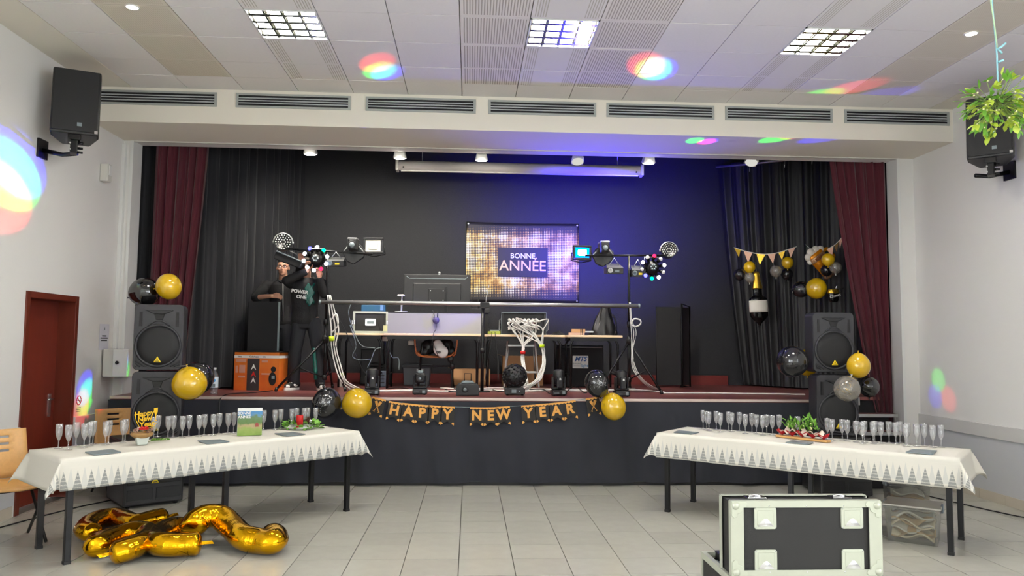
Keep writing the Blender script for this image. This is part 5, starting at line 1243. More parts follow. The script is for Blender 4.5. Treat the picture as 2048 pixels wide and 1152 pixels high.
# ------------------------------------------------------------ lighting stands
def tripod(label, x, y, hub, top, feet, bar):
    t = thing('lighting_stand', label, 'lighting stand', (x, y, ZS)); h = hub-ZS
    obj('pole', G().cyl((0, 0, .14), (0, 0, h+.2), .02).cyl((0, 0, h+.2), (0, 0, top-ZS), .016), 'black_metal', t)
    hb = obj('hub', G().cyl((0, 0, h-.06), (0, 0, h+.04), .035), 'black', t); obj('knob', G().cyl((0, -.03, h), (0, -.07, h), .016), 'black', hb)
    obj('collar', G().cyl((0, 0, .14), (0, 0, .2), .03), 'black', t); obj('clamp', G().cyl((0, 0, h+.17), (0, 0, h+.24), .03), 'black', t)
    for fx, fy in feet:
        lg = obj('leg', G().cyl((0, 0, h-.02), (fx-x, fy-y, .02), .015), 'black_metal', t); obj('rubber_foot', G().cyl(((fx-x)*.97, (fy-y)*.97, .05), (fx-x, fy-y, .0), .02), 'black', lg)
        obj('brace', G().cyl((0, 0, .17), ((fx-x)*.55, (fy-y)*.55, (h-.02)*.45), .009), 'black_metal', t)
    for b in bar: obj('cross_bar', G().cyl(Vector(b[0])-t.location, Vector(b[1])-t.location, .014), 'black_metal', t)
    return t
YT = 9.86
lp = at(651, 676, Y=YT); rp_ = at(1258, 680, Y=YT)
tripod('black tripod lighting stand at the left carrying party lights', lp.x, YT, lp.z, at(650, 505, Y=YT).z, [(-2.41, 9.69), (-1.56, 9.77), (-1.85, 10.5)], [(at(572, 497, Y=YT), at(745, 508, Y=YT))])
tripod('black tripod lighting stand at the right carrying party lights', rp_.x, YT, rp_.z, at(1257, 512, Y=YT).z, [(2.44, 9.56), (1.62, 9.6), (2.22, 10.45)], [(at(1170, 511, Y=YT), at(1345, 511, Y=YT))])
a, b = at(640, 604, Y=YT-.05), at(1278, 612, Y=YT-.05)
t = thing('cross_pole', 'long silver horizontal pole spanning between the two stands', 'pole', a); d = b-a
obj('tube', G().cyl((0, 0, 0), d, .026), 'alu', t)
for f_ in (.0, 1.0): obj('end_cap', G().cyl(d*f_+Vector((-.012, 0, 0)), d*f_+Vector((.012, 0, 0)), .028), 'slate', t)
obj('clamp', G().box(-.06, .06, -.035, .035, -.045, .02), 'black', t, d*.511)
c = at(966, 612, Y=YT-.05); t = thing('centre_stand', 'black straight pole supporting the silver bar in the middle', 'pole', (c.x, YT-.05, ZS))
obj('pole', G().cyl((0, 0, .01), (0, 0, c.z-ZS-.03), .022), 'black_metal', t); obj('foot_plate', G().box(-.1, .1, -.1, .1, 0, .012), 'black', t); obj('collar', G().cyl((0, 0, .5), (0, 0, .56), .03), 'black', t)
# light fixtures
emitter('glow_white', (225, 225, 255), 22); emitter('glow_blue', (60, 60, 255), 14); emitter('glow_red', (255, 20, 50), 10); emitter('glow_green', (0, 220, 120), 8); emitter('flood_core', (235, 250, 255), 14); emitter('flood_cyan', (0, 120, 255), 5)
def par(label, px, py, Y, r, rz, tilt):
    c = at(px, py, Y=Y); R_ = r*Y/FPX; t = thing('led_par_light', label, 'stage light', c, rot=(tilt, 0, rz)); M = Matrix.Rotation(PI/2, 4, 'X')
    obj('body', G().lathe([(R_*.6, -.17), (R_*.9, -.12), (R_, 0), (R_*.97, .02), (R_*.93, .005)], 28, M), 'black_metal', t); obj('face', G().lathe([(0, .0), (R_*.93, .0), (R_*.93, -.01)], 28, M), 'black', t)
    led = G().lathe([(0, .010), (R_*.075, .008), (R_*.085, .0)], 8, M).mesh('led_lens')
    for k in range(1, 4):
        for i in range(6*k):
            a = 2*PI*i/(6*k); obj('led_lens', led, 'led', t, (R_*.27*k*math.cos(a), 0, R_*.27*k*math.sin(a)))
    ring = [(R_*1.08*math.cos(a*PI/10), .03, R_*1.08*math.sin(a*PI/10)) for a in range(11)]; obj('yoke', G().tube(ring, .012, 6), 'alu', t)
    for sx in (-1, 1): obj('yoke_knob', G().cyl((sx*R_*1.0, .03, 0), (sx*R_*1.2, .03, 0), .016), 'alu', t)
    return t
par('round LED par light on the left stand above the man', 566, 484, YT, 17, .2, -.1); par('round LED par light at the end of the right stand', 1338, 500, YT, 16, -.15, -.1)
def derby(label, px, py, Y, glows, seed):
    c = at(px, py, Y=Y); t = thing('derby_light', label, 'party light', c); obj('body', G().ball((0, .05, 0), .10), 'black', t)
    obj('front_hub', G().lathe([(0, .06), (.05, .055), (.06, .02)], 20, Matrix.Rotation(PI/2, 4, 'X')), 'black_plastic', t)
    for i in range(6): a = i*PI/3; obj('hub_lens', G().lathe([(0, .012), (.013, .01), (.015, 0)], 10, Matrix.Translation((.03*math.cos(a), -.052, .03*math.sin(a))) @ Matrix.Rotation(PI/2, 4, 'X')), 'slate', t)
    for i in range(10):
        a = 2*PI*i/10+.2; r = .145; m_ = glows[i % len(glows)]; q = Vector((r*math.cos(a), -.02, r*math.sin(a)))
        ob = obj('petal_lamp', G().cyl((q.x*.7, .02, q.z*.7), (q.x*1.0, -.03, q.z), .018, .028, 12), 'black_metal', t); obj('petal_lens', G().ball((q.x*1.02, -.036, q.z*1.02), .025, .014, .025, 10, 8), m_, ob)
    obj('bracket', G().tube([(-.09, .06, .02), (-.09, .06, .14), (.09, .06, .14), (.09, .06, .02)], .009, 6), 'alu', t)
    return t
dl = derby('multi-beam party light glowing white and violet on the left stand', 632, 518, YT-.1, ['glow_white', 'glow_green', 'glow_white', 'glow_blue', 'glow_white', 'glow_white', 'glow_white', 'glow_white', 'glow_red', 'glow_white'], 1)
dr = derby('multi-beam party light with white red and green lenses on the right stand', 1305, 535, YT-.1, ['glow_white', 'offwhite', 'glow_red', 'offwhite', 'glow_white', 'offwhite', 'glow_blue', 'glow_green', 'glow_white', 'offwhite'], 2)
def scanner(label, px, py, Y, blue):
    c = at(px, py, Y=Y); t = thing('moving_head_light', label, 'stage light', c); k = Y/FPX
    obj('yoke_plate', G().prism([(-14*k, 2*k), (-22*k, -14*k), (-14*k, -30*k), (0, -36*k), (20*k, -22*k), (22*k, -6*k), (12*k, 4*k)], .02, .08), 'black_plastic', t, bevel=.01)
    obj('head', G().box(-9*k, 9*k, -.14, .10, -10*k, 13*k), 'black_plastic', t, bevel=.02); obj('top_cover', G().box(-9.5*k, 9.5*k, -.13, .1, 11*k, 14.5*k), 'alu', t, bevel=.008)
    obj('lens', G().lathe([(.03, .0), (.052, .006), (.056, 0)], 20, Matrix.Translation((0, -.14, 0)) @ Matrix.Rotation(PI/2, 4, 'X')), 'black', t); obj('lens_glass', G().lathe([(0, .010), (.03, .006), (.035, 0)], 20, Matrix.Translation((0, -.14, 0)) @ Matrix.Rotation(PI/2, 4, 'X')), 'slate', t)
    for sx in (-1, 1): obj('strut', G().cyl((sx*10*k, 0, 0), (sx*22*k, .02, -14*k), .009), 'alu', t)
    return t
scanner('angular black moving head on the left stand beside the floodlight', 707, 492, YT-.02, 0); sr = scanner('angular black moving head on the right stand beside the blue floodlight', 1207, 498, YT-.02, 1)
def flood(label, px, py, w, h, Y, core, inner, rz):
    c = at(px, py, Y=Y); k = Y/FPX; w *= k; h *= k; t = thing('floodlight', label, 'floodlight', c, rot=(0, 0, rz)); b = .03
    obj('frame', G().box(-w/2, w/2, -.0, .05, -h/2, -h/2+b).box(-w/2, w/2, 0, .05, h/2-b, h/2).box(-w/2, -w/2+b, 0, .05, -h/2+b, h/2-b).box(w/2-b, w/2, 0, .05, -h/2+b, h/2-b).box(-w/2+b, w/2-b, .03, .05, -h/2+b, h/2-b), 'black_plastic', t, bevel=.006)
    obj('glass', G().box(-w/2+b, w/2-b, .012, .02, -h/2+b, h/2-b), inner, t); obj('led_panel', G().prism([(x, z) for x, z in rpoly((w-2*b)*.62, (h-2*b)*.58, .015)], .004, .012), core, t)
    obj('bracket', G().tube([(-w/2-.01, .04, 0), (-w/2-.01, .08, -h/2), (0, .08, -h/2-.03), (w/2+.01, .08, -h/2), (w/2+.01, .04, 0)], .008, 6), 'black_metal', t)
    return t
flood('unlit square floodlight with pale glass on the left stand', 746, 491, 40, 33, YT+.06, mat('flood_off', (206, 204, 176), .4), mat('flood_glass', (222, 220, 205), .3), -.1)
fb = flood('square floodlight shining blue on the right stand', 1165, 505, 38, 30, YT, 'flood_core', 'flood_cyan', .1)
l = lamp('SPOT', 'blue_beam', fb, (0, -.03, 0), 160, (50, 40, 255), spot_size=2.2, spot_blend=.6, shadow_soft_size=.08); aim(l, (0, -1, .45))
# blue wash thrown on the back wall by the moving head
l = lamp('SPOT', 'wash_beam', sr, (-.12, .16, .12), 900, (40, 15, 255), spot_size=2.1, spot_blend=1.0, shadow_soft_size=.05); aim(l, (.12, 1, .38))
l = lamp('SPOT', 'gobo_beam', sr, (-.06, -.16, -.02), 420, (50, 20, 255), spot_size=.34, spot_blend=.5, shadow_soft_size=.02); aim(l, at(900, 615, Y=10.6)-sr.location)
# flat LED panel and small laser boxes
c = at(580, 521, Y=YT-.05); t = thing('flat_led_panel', 'flat black LED panel tilted down in front of the man forehead', 'stage light', c, rot=(0, math.radians(22), 0)); k = YT/FPX
obj('panel', G().prism([(-28*k, 6*k), (28*k, 5*k), (26*k, -7*k), (-26*k, -9*k)], -.12, .1), 'black_matt', t, bevel=.01); obj('top_plate', G().box(-27*k, 27*k, -.13, .1, 5.5*k, 8*k), 'slate', t, bevel=.006); obj('bracket', G().tube([(-6*k, 0, 7*k), (-6*k, 0, 16*k), (9*k, 0, 16*k), (9*k, 0, 7*k)], .012, 6), 'black_metal', t)
def laser(label, px, py, w, h, front):
    c = at(px, py, Y=YT-.04); k = YT/FPX; w *= k; h *= k; t = thing('laser_box', label, 'party light', c, rot=(.1, 0, 0)); obj('body', G().box(-w/2, w/2, -.08, .14, -h/2, h*.15), 'black_plastic', t, bevel=.006)
    obj('top_cover', G().add([(-w/2, -.08, h*.16), (w/2, -.08, h*.16), (w/2-.02, .14, h*.55), (-w/2+.03, .14, h*.55)], [(0, 1, 2, 3)]), 'alu', t, solid=.006); obj('lens_ring', G().lathe([(.018, 0), (.03, .006), (.032, 0)], 16, Matrix.Translation((-w*.28, -.082, -h*.15)) @ Matrix.Rotation(PI/2, 4, 'X')), 'white' if front else 'slate', t)
    obj('sticker', G().box(.0, w*.25, -.083, -.08, -h*.3, -h*.1), 'yellow_badge' if not front else 'slate', t); obj('hanger', G().tube([(-w*.3, 0, h*.4), (0, 0, h*1.1), (w*.3, 0, h*.4)], .007, 6), 'alu', t)
laser('silver topped laser box with a white ring on the right stand', 1228, 538, 34, 20, 1); laser('silver topped laser box with a yellow sticker on the right stand', 1275, 543, 28, 22, 0); laser('black laser box glowing blue beside the left stand pole', 672, 524, 34, 18, 0)
# party beams: red, green and blue dots thrown on ceiling and walls
def beam3(src, targets, e, ang, off):
    for tg, (e_k, a_k, ofs) in targets:
        sp_ = Vector(tg); p = src.location+Vector((0, -.08, .03))
        for col, o_ in (((255, 20, 20), ofs[0]), ((10, 255, 40), ofs[1]), ((30, 30, 255), ofs[2])):
            l = lamp('SPOT', 'party_beam', None, p, e*e_k, col, spot_size=ang*a_k, spot_blend=.5, shadow_soft_size=.01); l.parent = src; l.location = (0, -.08, .03); aim(l, sp_+Vector(o_)-p)
beam3(dl, [((-4.09, 6.95, 3.05), (1.0, 1.2, ((0, -.16, -.22), (0, .0, .0), (0, .10, .13)))), ((-4.09, 8.42, .98), (.35, .75, ((0, -.08, -.1), (0, .03, .02), (0, .0, .12)))), ((-.95, 7.5, 4.33), (.4, .75, ((-.0, -.16, 0), (0, .05, 0), (.07, .10, 0))))], 1300, .16, 0)
beam3(dr, [((1.78, 7.25, 4.33), (.6, .85, ((-.08, -.05, 0), (.01, .04, 0), (.07, .04, 0)))), ((5.49, 8.72, 1.1), (.2, .5, ((0, -.22, -.08), (0, -.04, .13), (0, .03, -.06)))), ((4.2, 7.75, 4.33), (.3, .85, ((-.2, -.12, 0), (-.45, .15, 0), (.2, .1, 0)))), ((2.6, 8.42, 3.94), (.22, .75, ((.1, .08, 0), (-.05, .04, 0), (.12, .06, 0))))], 1300, .16, 0)

# ------------------------------------------------------------ lights along the stage edge
def moving_head(label, px, py, face):
    p = at(px, py, Z=ZS); t = thing('moving_spotlight', label, 'stage light', p, 0 if face else .15, 'moving head lights on the stage edge')
    b = obj('base', G().box(-.088, .088, -.07, .08, .008, .07), 'black_plastic', t, bevel=.012); obj('display', G().box(.03, .065, -.073, -.069, .02, .055), 'slate', b); obj('label_print', G().box(-.07, -.01, -.072, -.069, .03, .036), 'slate', b)
    obj('yoke', G().box(-.085, -.062, -.03, .04, .09, .23).box(.062, .085, -.03, .04, .09, .23).box(-.085, .085, -.035, .045, .072, .10), 'black_plastic', t, bevel=.012)
    if face:
        obj('head', G().box(-.06, .06, -.05, .06, .14, .26), 'black_plastic', t, bevel=.02); obj('lens_ring', G().lathe([(.022, .0), (.05, .012), (.055, 0)], 20, Matrix.Translation((0, -.05, .195)) @ Matrix.Rotation(PI/2, 4, 'X')), 'black', t); obj('lens', G().lathe([(0, .016), (.018, .012), (.022, 0)], 16, Matrix.Translation((0, -.052, .195)) @ Matrix.Rotation(PI/2, 4, 'X')), 'slate', t); obj('cap', G().box(-.03, .03, -.03, .04, .255, .29), 'slate', t, bevel=.01)
    else:
        obj('head', G().lathe([(0, .115), (.04, .11), (.066, .09), (.07, .02), (.06, -.06), (.04, -.075), (0, -.08)], 20, Matrix.Translation((0, 0, .205))), 'black_plastic', t); sh = obj('front_shell', G().box(-.038, .038, -.078, -.03, .09, .235), 'black_plastic', t, bevel=.014); obj('emblem', G().prism([(-.012, .19), (.012, .19), (.008, .215), (-.01, .215)], -.081, -.077), 'white', sh)
    for sx in (-1, 1): obj('foot', G().cyl((sx*.06, -.04, 0), (sx*.06, -.04, .01), .012), 'black', t)
moving_head('black moving head light behind the gold balloon on the stage edge', 744, 790, 0); moving_head('black moving head light with its lens facing out below the monitor', 840, 789, 1); moving_head('black moving head light right of the ball light on the stage edge', 1117, 791, 0); moving_head('black moving head light in front of the right tripod', 1243, 793, 0)
p = at(935, 791, Z=ZS); t = thing('uplight_box', 'squat black floor light with round lens and silver top', 'stage light', p)
obj('body', G().prism([(-.135, 0), (.135, 0), (.135, .11), (.11, .145), (-.11, .145), (-.135, .11)], -.06, .1), 'black_plastic', t, bevel=.01); obj('lens_ring', G().lathe([(.02, 0), (.036, .008), (.04, 0)], 20, Matrix.Translation((-.03, -.06, .075)) @ Matrix.Rotation(PI/2, 4, 'X')), 'black', t); obj('lens', G().lathe([(0, .008), (.018, .006), (.02, 0)], 16, Matrix.Translation((-.03, -.06, .075)) @ Matrix.Rotation(PI/2, 4, 'X')), 'slate', t)
obj('silver_top', G().prism([(-.085, .146), (.085, .146), (.06, .175), (-.06, .175)], -.05, .09), 'slate', t, bevel=.008); obj('handle', G().tube([(-.04, .03, .17), (-.04, .03, .26), (.04, .03, .26), (.04, .03, .17)], .006, 6), 'black_metal', t)
p = at(1029, 790, Z=ZS); t = thing('ball_light', 'black spherical party light studded with round lenses', 'party light', p)
b = obj('base', G().prism([(-.12, .01), (.12, .01), (.125, .08), (.1, .095), (-.1, .095), (-.125, .08)], -.09, .09), 'black_plastic', t, bevel=.01); obj('display', G().box(-.04, .015, -.094, -.088, .03, .07), 'slate', b); obj('button', G().cyl((.055, -.088, .05), (.055, -.096, .05), .01), 'slate', b)
for sx in (-1, 1): obj('foot', G().cyl((sx*.09, -.05, 0), (sx*.09, -.05, .012), .014), 'black', t)
SB = .225; obj('ball', G().ball((0, 0, SB), .14, seg=32, rings=20), 'black_plastic', t); st_ = G().cyl((0, 0, .136), (0, 0, .155), .017, .014, 12).mesh('lens_stud')
for i in range(96):
    z = 1-2*(i+.5)/96; a = i*2.39996
    if z < -.85: continue
    q = Vector((math.sqrt(1-z*z)*math.cos(a), math.sqrt(1-z*z)*math.sin(a), z)); obj('lens_stud', st_, 'black', t, (0, 0, SB), q.to_track_quat('Z', 'Y').to_euler())
# graphics box and water bottle
s = Sh('box_art'); tc = s.n('TexCoord'); nz = s.n('TexNoise', i_Vector=tc.outputs['Generated'], i_Scale=4.0, i_Detail=4.0); sp = s.n('SeparateXYZ', i_0=tc.outputs['Generated'])
f = s.math('ADD', s.math('MULTIPLY', nz.outputs[0], .7), s.math('MULTIPLY', sp.outputs[2], .35)); s.set(s.b.inputs['Base Color'], s.mix(f, L((206, 70, 24)), L((216, 130, 44)))); MATS['box_art'] = s.m
p = at(510, 781, Z=ZS); a, b = at(467, 780, Z=ZS), at(519, 781, Z=ZS); w1 = (b-a).length; z_ = at(490, 704, Y=a.y).z-ZS
t = thing('light_carton', 'orange printed carton showing red laser figures and a black lamp', 'box', (b.x, b.y, ZS), math.atan2((b-a).y, (b-a).x)); W1, W2 = w1, .25
obj('carton', G().box(-W1, W2, 0, .26, 0, z_), 'box_art', t); obj('white_band', G().box(-W1-.002, W2+.002, -.002, .262, z_-.075, z_-.04), 'white', t); obj('dark_panel', G().box(-W1*.5, -.012, -.003, 0, .0, z_-.08), mat('dark_print', (52, 46, 48), .5), t); obj('top_flap', G().box(-W1, W2+.03, -.01, .27, z_, z_+.012), 'black', t)
for i, (zz, m_) in enumerate(((.30, 'white'), (.21, 'red'), (.13, 'white'))): obj('figure_print', G().prism([(-W1*.25-.035, zz-.04), (-W1*.25-.03, zz-.04), (-W1*.25, zz-.01), (-W1*.25+.03, zz-.04), (-W1*.25+.035, zz-.04), (-W1*.25+.003, zz+.03), (-W1*.25-.003, zz+.03)], -.005, -.003), m_, t)
for i, (x0, x1, zz, h_) in enumerate(((-W1+.02, -W1*.55, z_-.13, .04), (-W1+.02, -W1+.05, .22, .09), (-W1+.07, -W1*.58, .22, .1), (-W1+.06, -W1*.58, .16, .025), (.02, .1, z_-.13, .03), (.02, .14, .2, .02))): obj('print_block', G().box(x0, x1, -.004, -.002, zz, zz+h_), mat('print_pink', (196, 140, 120), .6), t)
lampp = obj('lamp_print', G().prism([(.17+.05*math.cos(a*PI/8), .15+.085*math.sin(a*PI/8)) for a in range(16)], -.006, -.003), 'black', t); obj('lamp_print_top', G().prism([(.18+.035*math.cos(a*PI/8), .27+.035*math.sin(a*PI/8)) for a in range(16)], -.006, -.003), 'black', lampp); obj('lamp_print_shine', G().box(.16, .2, -.008, -.006, .15, .19), 'slate', lampp)
text('light', .03, t, 'black', (-W1+.07, -.0035, z_-.058), ext=.0006, bold=.02); text('Colorbeam', .028, t, 'black', (-.085, -.0035, z_-.058), ext=.0006, bold=.03); text('light', .026, t, 'black', (.05, -.0035, z_-.058), ext=.0006, bold=.02)
p = at(428, 789, Z=ZS); t = thing('water_bottle', 'clear plastic water bottle with blue label on the stage edge', 'bottle', p)
obj('bottle_body', G().lathe([(0, .004), (.04, .0), (.042, .02), (.038, .04), (.042, .06), (.042, .2), (.036, .235), (.016, .275), (.014, .29)], 20), 'bottle_pet', t); obj('cap', G().cyl((0, 0, .288), (0, 0, .312), .016), 'white', t); obj('label_print', G().lathe([(.0428, .08), (.0432, .082), (.0432, .2), (.0428, .202)], 20), mat('label_blue', (210, 225, 235), .5), t); obj('label_mark', G().lathe([(0, .0446), (.022, .0440), (.024, .038)], 14, Matrix.Translation((0, 0, .165)) @ Matrix.Rotation(PI/2, 4, 'X')), mat('label_mark', (60, 150, 210), .5), t); obj('label_text', G().box(-.022, .022, -.0445, -.036, .09, .125), 'slate', t)
# cables
rnd = random.Random(31)
def cable(label, pts, r, m_, n=6): tag(obj('stage_cable', G().tube(smooth_path(pts, n), r, 6), m_), label, 'cable')
zf = ZS+.012
def fl_(px, py, dz=0): v = at(px, py, Z=zf); v.z += dz; return v
cable('thick white cable bundle running along the stage floor behind the lights', [fl_(700, 780), fl_(760, 782), fl_(830, 781), fl_(890, 783), fl_(960, 780), fl_(1040, 783), fl_(1110, 780), fl_(1180, 782), fl_(1270, 778)], .016, 'cable_white')
cable('second white cable lying along the stage floor', [fl_(880, 776), fl_(930, 778), fl_(1000, 776), fl_(1090, 778), fl_(1190, 779), fl_(1280, 780), fl_(1330, 785)], .010, 'cable_white')
cable('pale cable crossing the bare boards at the right of the stage', [fl_(1325, 786), fl_(1400, 786), fl_(1480, 787), fl_(1560, 788), fl_(1610, 789)], .010, 'cable_white')
for i, (xs, lab) in enumerate((((775, 800, 830, 860), 'black cable looping between the two left moving heads'), ((890, 900, 915, 905), 'black cable curled beside the squat floor light'), ((980, 1000, 1015, 1005), 'black cable running to the ball light'), ((1060, 1085, 1100, 1110), 'black cable between the ball light and moving head'), ((1130, 1150, 1170, 1185), 'black cable right of the third moving head'))):
    cable(lab, [fl_(x, 782+rnd.uniform(-5, 5), rnd.uniform(0, .05)*(j % 2)) for j, x in enumerate(xs)], .007, 'cable_black')
cable('thin black cable trailing over the stage edge by the carton', [fl_(545, 781), fl_(510, 785), fl_(470, 787), fl_(450, 790), at(440, 800, Y=YS-.03), at(438, 830, Y=YS-.06)], .006, 'cable_black')
for i, (dx, lab) in enumerate(((6, 'white cable running down the left tripod pole'), (12, 'second white cable down the left tripod pole'), (17, 'third white cable beside the left tripod pole'))):
    cable(lab, [at(652+dx*.5, 590, Y=YT-.06), at(653+dx, 625, Y=YT-.05), at(655+dx*1.3, 660, Y=YT-.06), at(658+dx*.8, 690, Y=YT-.08), at(664+dx, 730, Y=YT-.08), at(676+dx, 762, Y=YT-.1), fl_(690+dx*2, 780)], .009, 'cable_white')
cable('looped white cable at the left tripod hub', [at(662, 640, Y=YT-.08), at(673, 628, Y=YT-.08), at(676, 650, Y=YT-.1), at(664, 665, Y=YT-.08)], .009, 'cable_white')
tag(obj('cable_tie', G().cyl(at(663, 673, Y=YT-.075), at(664, 682, Y=YT-.085), .034), 'lime'), 'lime green tape round the white cables on the left tripod', 'cable tie')
for i, (dx, lab) in enumerate(((3, 'white cable running down the right tripod pole'), (6, 'second white cable down the right tripod pole'), (9, 'third white cable beside the right tripod pole'))):
    cable(lab, [at(1258+dx*.3, 605, Y=YT-.04), at(1259+dx*.5, 640, Y=YT-.05), at(1258+dx*1.6, 665, Y=YT-.06), at(1262+dx*.4, 700, Y=YT-.06), at(1262+dx, 735, Y=YT-.06), at(1280+dx, 762, Y=YT-.02), fl_(1300+dx*2, 780)], .006, 'cable_white')
cable('white cable coiled in a loop on the right tripod', [at(1262, 650, Y=YT-.06), at(1268, 638, Y=YT-.08), at(1280, 640, Y=YT-.1), at(1281, 648, Y=YT-.1), at(1272, 653, Y=YT-.08), at(1263, 650, Y=YT-.06)], .011, 'cable_white')
for i, (pts, lab) in enumerate((([(705, 600), (697, 625), (705, 655), (722, 690), (750, 696)], 'grey lead drooping from the small rack case'), ([(700, 650), (712, 690), (705, 712), (720, 720), (740, 718)], 'grey lead looped below the left work table'), ([(762, 695), (750, 700), (742, 720), (735, 735)], 'grey lead hanging behind the left table leg'), ([(780, 705), (785, 715), (797, 717), (798, 740)], 'grey lead hanging under the middle table'), ([(660, 610), (690, 660), (720, 730), (735, 750)], 'thin dark lead falling from the silver bar'))):
    cable(lab, [at(x, y, Y=10.5) for x, y in pts], .006, 'slate' if i < 4 else 'cable_black')
for i, px in enumerate((984, 990)): cable(f'{("left", "right")[i]} black lead hanging from the router to the floor', [at(px, 664, Y=10.55), at(px-2+i*4, 690, Y=10.5), at(px-8+i*14, 720, Y=10.45), at(px-14+i*20, 760, Y=10.3)], .005, 'cable_black')
# ------------------------------------------------------------ people
def chain(g, pts, rad, seg=14):
    for i in range(len(pts)-1): g.cyl(pts[i], pts[i+1], rad[i], rad[i+1], seg)
    for p, r in zip(pts, rad): g.ball(p, r, seg=seg, rings=10)
def torso(g, prof, flat, lean=0):
    m0 = g.M.copy(); g.M = m0 @ Matrix.Scale(flat, 4, (0, 1, 0)); g.lathe(prof, 24); g.M = m0
def hand(g, wrist, fwd, palm_n, curl, size=1.0):
    """palm, four unequal fingers with knuckle bends and a thumb leaving the side of the palm"""
    f = Vector(fwd).normalized(); n = Vector(palm_n); n = (n-f*n.dot(f)).normalized(); s_ = f.cross(n); w = Vector(wrist)
    for k in (-.026, -.009, .009, .026): chain(g, [w+s_*k*.5*size, w+f*.05*size+s_*k*.8*size, w+f*.085*size+s_*k*size], [.015*size, .015*size, .012*size], 10)
    for i, (k, ln) in enumerate(((-.028, .058), (-.0095, .070), (.0095, .075), (.028, .067))):
        p = w+f*.085*size+s_*k*size; d = f.copy(); P = [p]
        for seg_, a in ((.45, curl*.7), (.32, curl*1.1), (.25, curl*.9)):
            d = (d*math.cos(a)+n*math.sin(a)).normalized(); n2 = n; P.append(P[-1]+d*ln*seg_*size*1.15)
        chain(g, P, [.0095*size, .009*size, .0085*size, .007*size], 8)
    p = w+f*.03*size+s_*.026*size; chain(g, [p, p+(s_*.6+f*.5+n*.35)*.04*size, p+(s_*.5+f*1.0+n*.7)*.06*size], [.013*size, .011*size, .008*size], 8)
def head(g, c, yaw, pitch=0, k=1.0):
    """skull, jaw, nose, brow, lips and ears, looking along local -y"""
    m0 = g.M.copy(); g.M = m0 @ Matrix.Translation(c) @ Matrix.Rotation(yaw, 4, 'Z') @ Matrix.Rotation(pitch, 4, 'X') @ Matrix.Scale(k, 4)
    g.ball((0, .012, .03), .076, .096, .088, 20, 14); g.ball((0, -.022, -.045), .058, .066, .066, 18, 12); g.ball((0, -.058, -.088), .026, .022, .02, 12, 8)
    chain(g, [(0, -.086, .014), (0, -.106, -.026)], [.009, .0145], 10); g.ball((.013, -.096, -.029), .008, seg=8, rings=6); g.ball((-.013, -.096, -.029), .008, seg=8, rings=6)
    chain(g, [(-.036, -.074, .028), (0, -.082, .03), (.036, -.074, .028)], [.010, .011, .010], 8)
    chain(g, [(-.02, -.082, -.056), (0, -.087, -.054), (.02, -.082, -.056)], [.006, .008, .006], 8); chain(g, [(-.018, -.080, -.066), (0, -.084, -.067), (.018, -.080, -.066)], [.006, .009, .006], 8)
    for sx in (-1, 1):
        g.ball((sx*.04, -.058, -.022), .026, .022, .026, 10, 8); g.ball((sx*.079, .01, -.006), .012, .022, .033, 10, 8)
    g.M = m0
def face_parts(t, c, yaw, pitch=0, k=1.0, glasses=False, hair_long=False):
    M = Matrix.Translation(c) @ Matrix.Rotation(yaw, 4, 'Z') @ Matrix.Rotation(pitch, 4, 'X') @ Matrix.Scale(k, 4)
    for sx in (-1, 1):
        g = G(); g.M = M; g.ball((sx*.032, -.074, .006), .012, seg=10, rings=8); e = obj('eye', g, mat('eye_white', (226, 220, 214), .3), t)
        g = G(); g.M = M; g.ball((sx*.032, -.0835, .006), .0055, .004, .0055, 8, 6); obj('iris', g, mat('iris', (50, 40, 32), .2), e)
        g = G(); g.M = M; chain(g, [(sx*.016, -.086, .027), (sx*.036, -.082, .032), (sx*.05, -.07, .027)], [.004, .005, .003], 6); obj('eyebrow', g, 'hair', t)
    g = G(); g.M = M; g.lathe([(.0, .0)], 3) if False else None
    g.sheet(lambda u, v: ((lambda a, b: ((.081*math.cos(b)*math.cos(a)), .014+.102*math.cos(b)*math.sin(a), .034+.094*math.sin(b)))(2*PI*u, (-.35 if math.sin(2*PI*u) > -.2 else .50)+(PI/2-(-.35 if math.sin(2*PI*u) > -.2 else .50))*v)), 36, 10)
    obj('hair', g, 'hair', t, solid=.008)
    g = G(); g.M = M; chain(g, [(-.018, -.0905, -.061), (0, -.094, -.0605), (.018, -.0905, -.061)], [.0022, .003, .0022], 6); obj('mouth', g, mat('lip', (150, 80, 74), .5), t)
    if glasses:
        g = G(); g.M = M
        for sx in (-1, 1): g.tube([(sx*.033+.024*math.cos(a*PI/8), -.098, .004+.017*math.sin(a*PI/8)) for a in range(16)], .0025, 6, closed=True); g.tube([(sx*.057, -.097, .008), (sx*.078, -.05, .008), (sx*.084, .01, .004)], .0025, 6)
        g.tube([(-.01, -.099, .006), (0, -.102, .009), (.01, -.099, .006)], .0025, 6); obj('glasses', g, 'black', t)
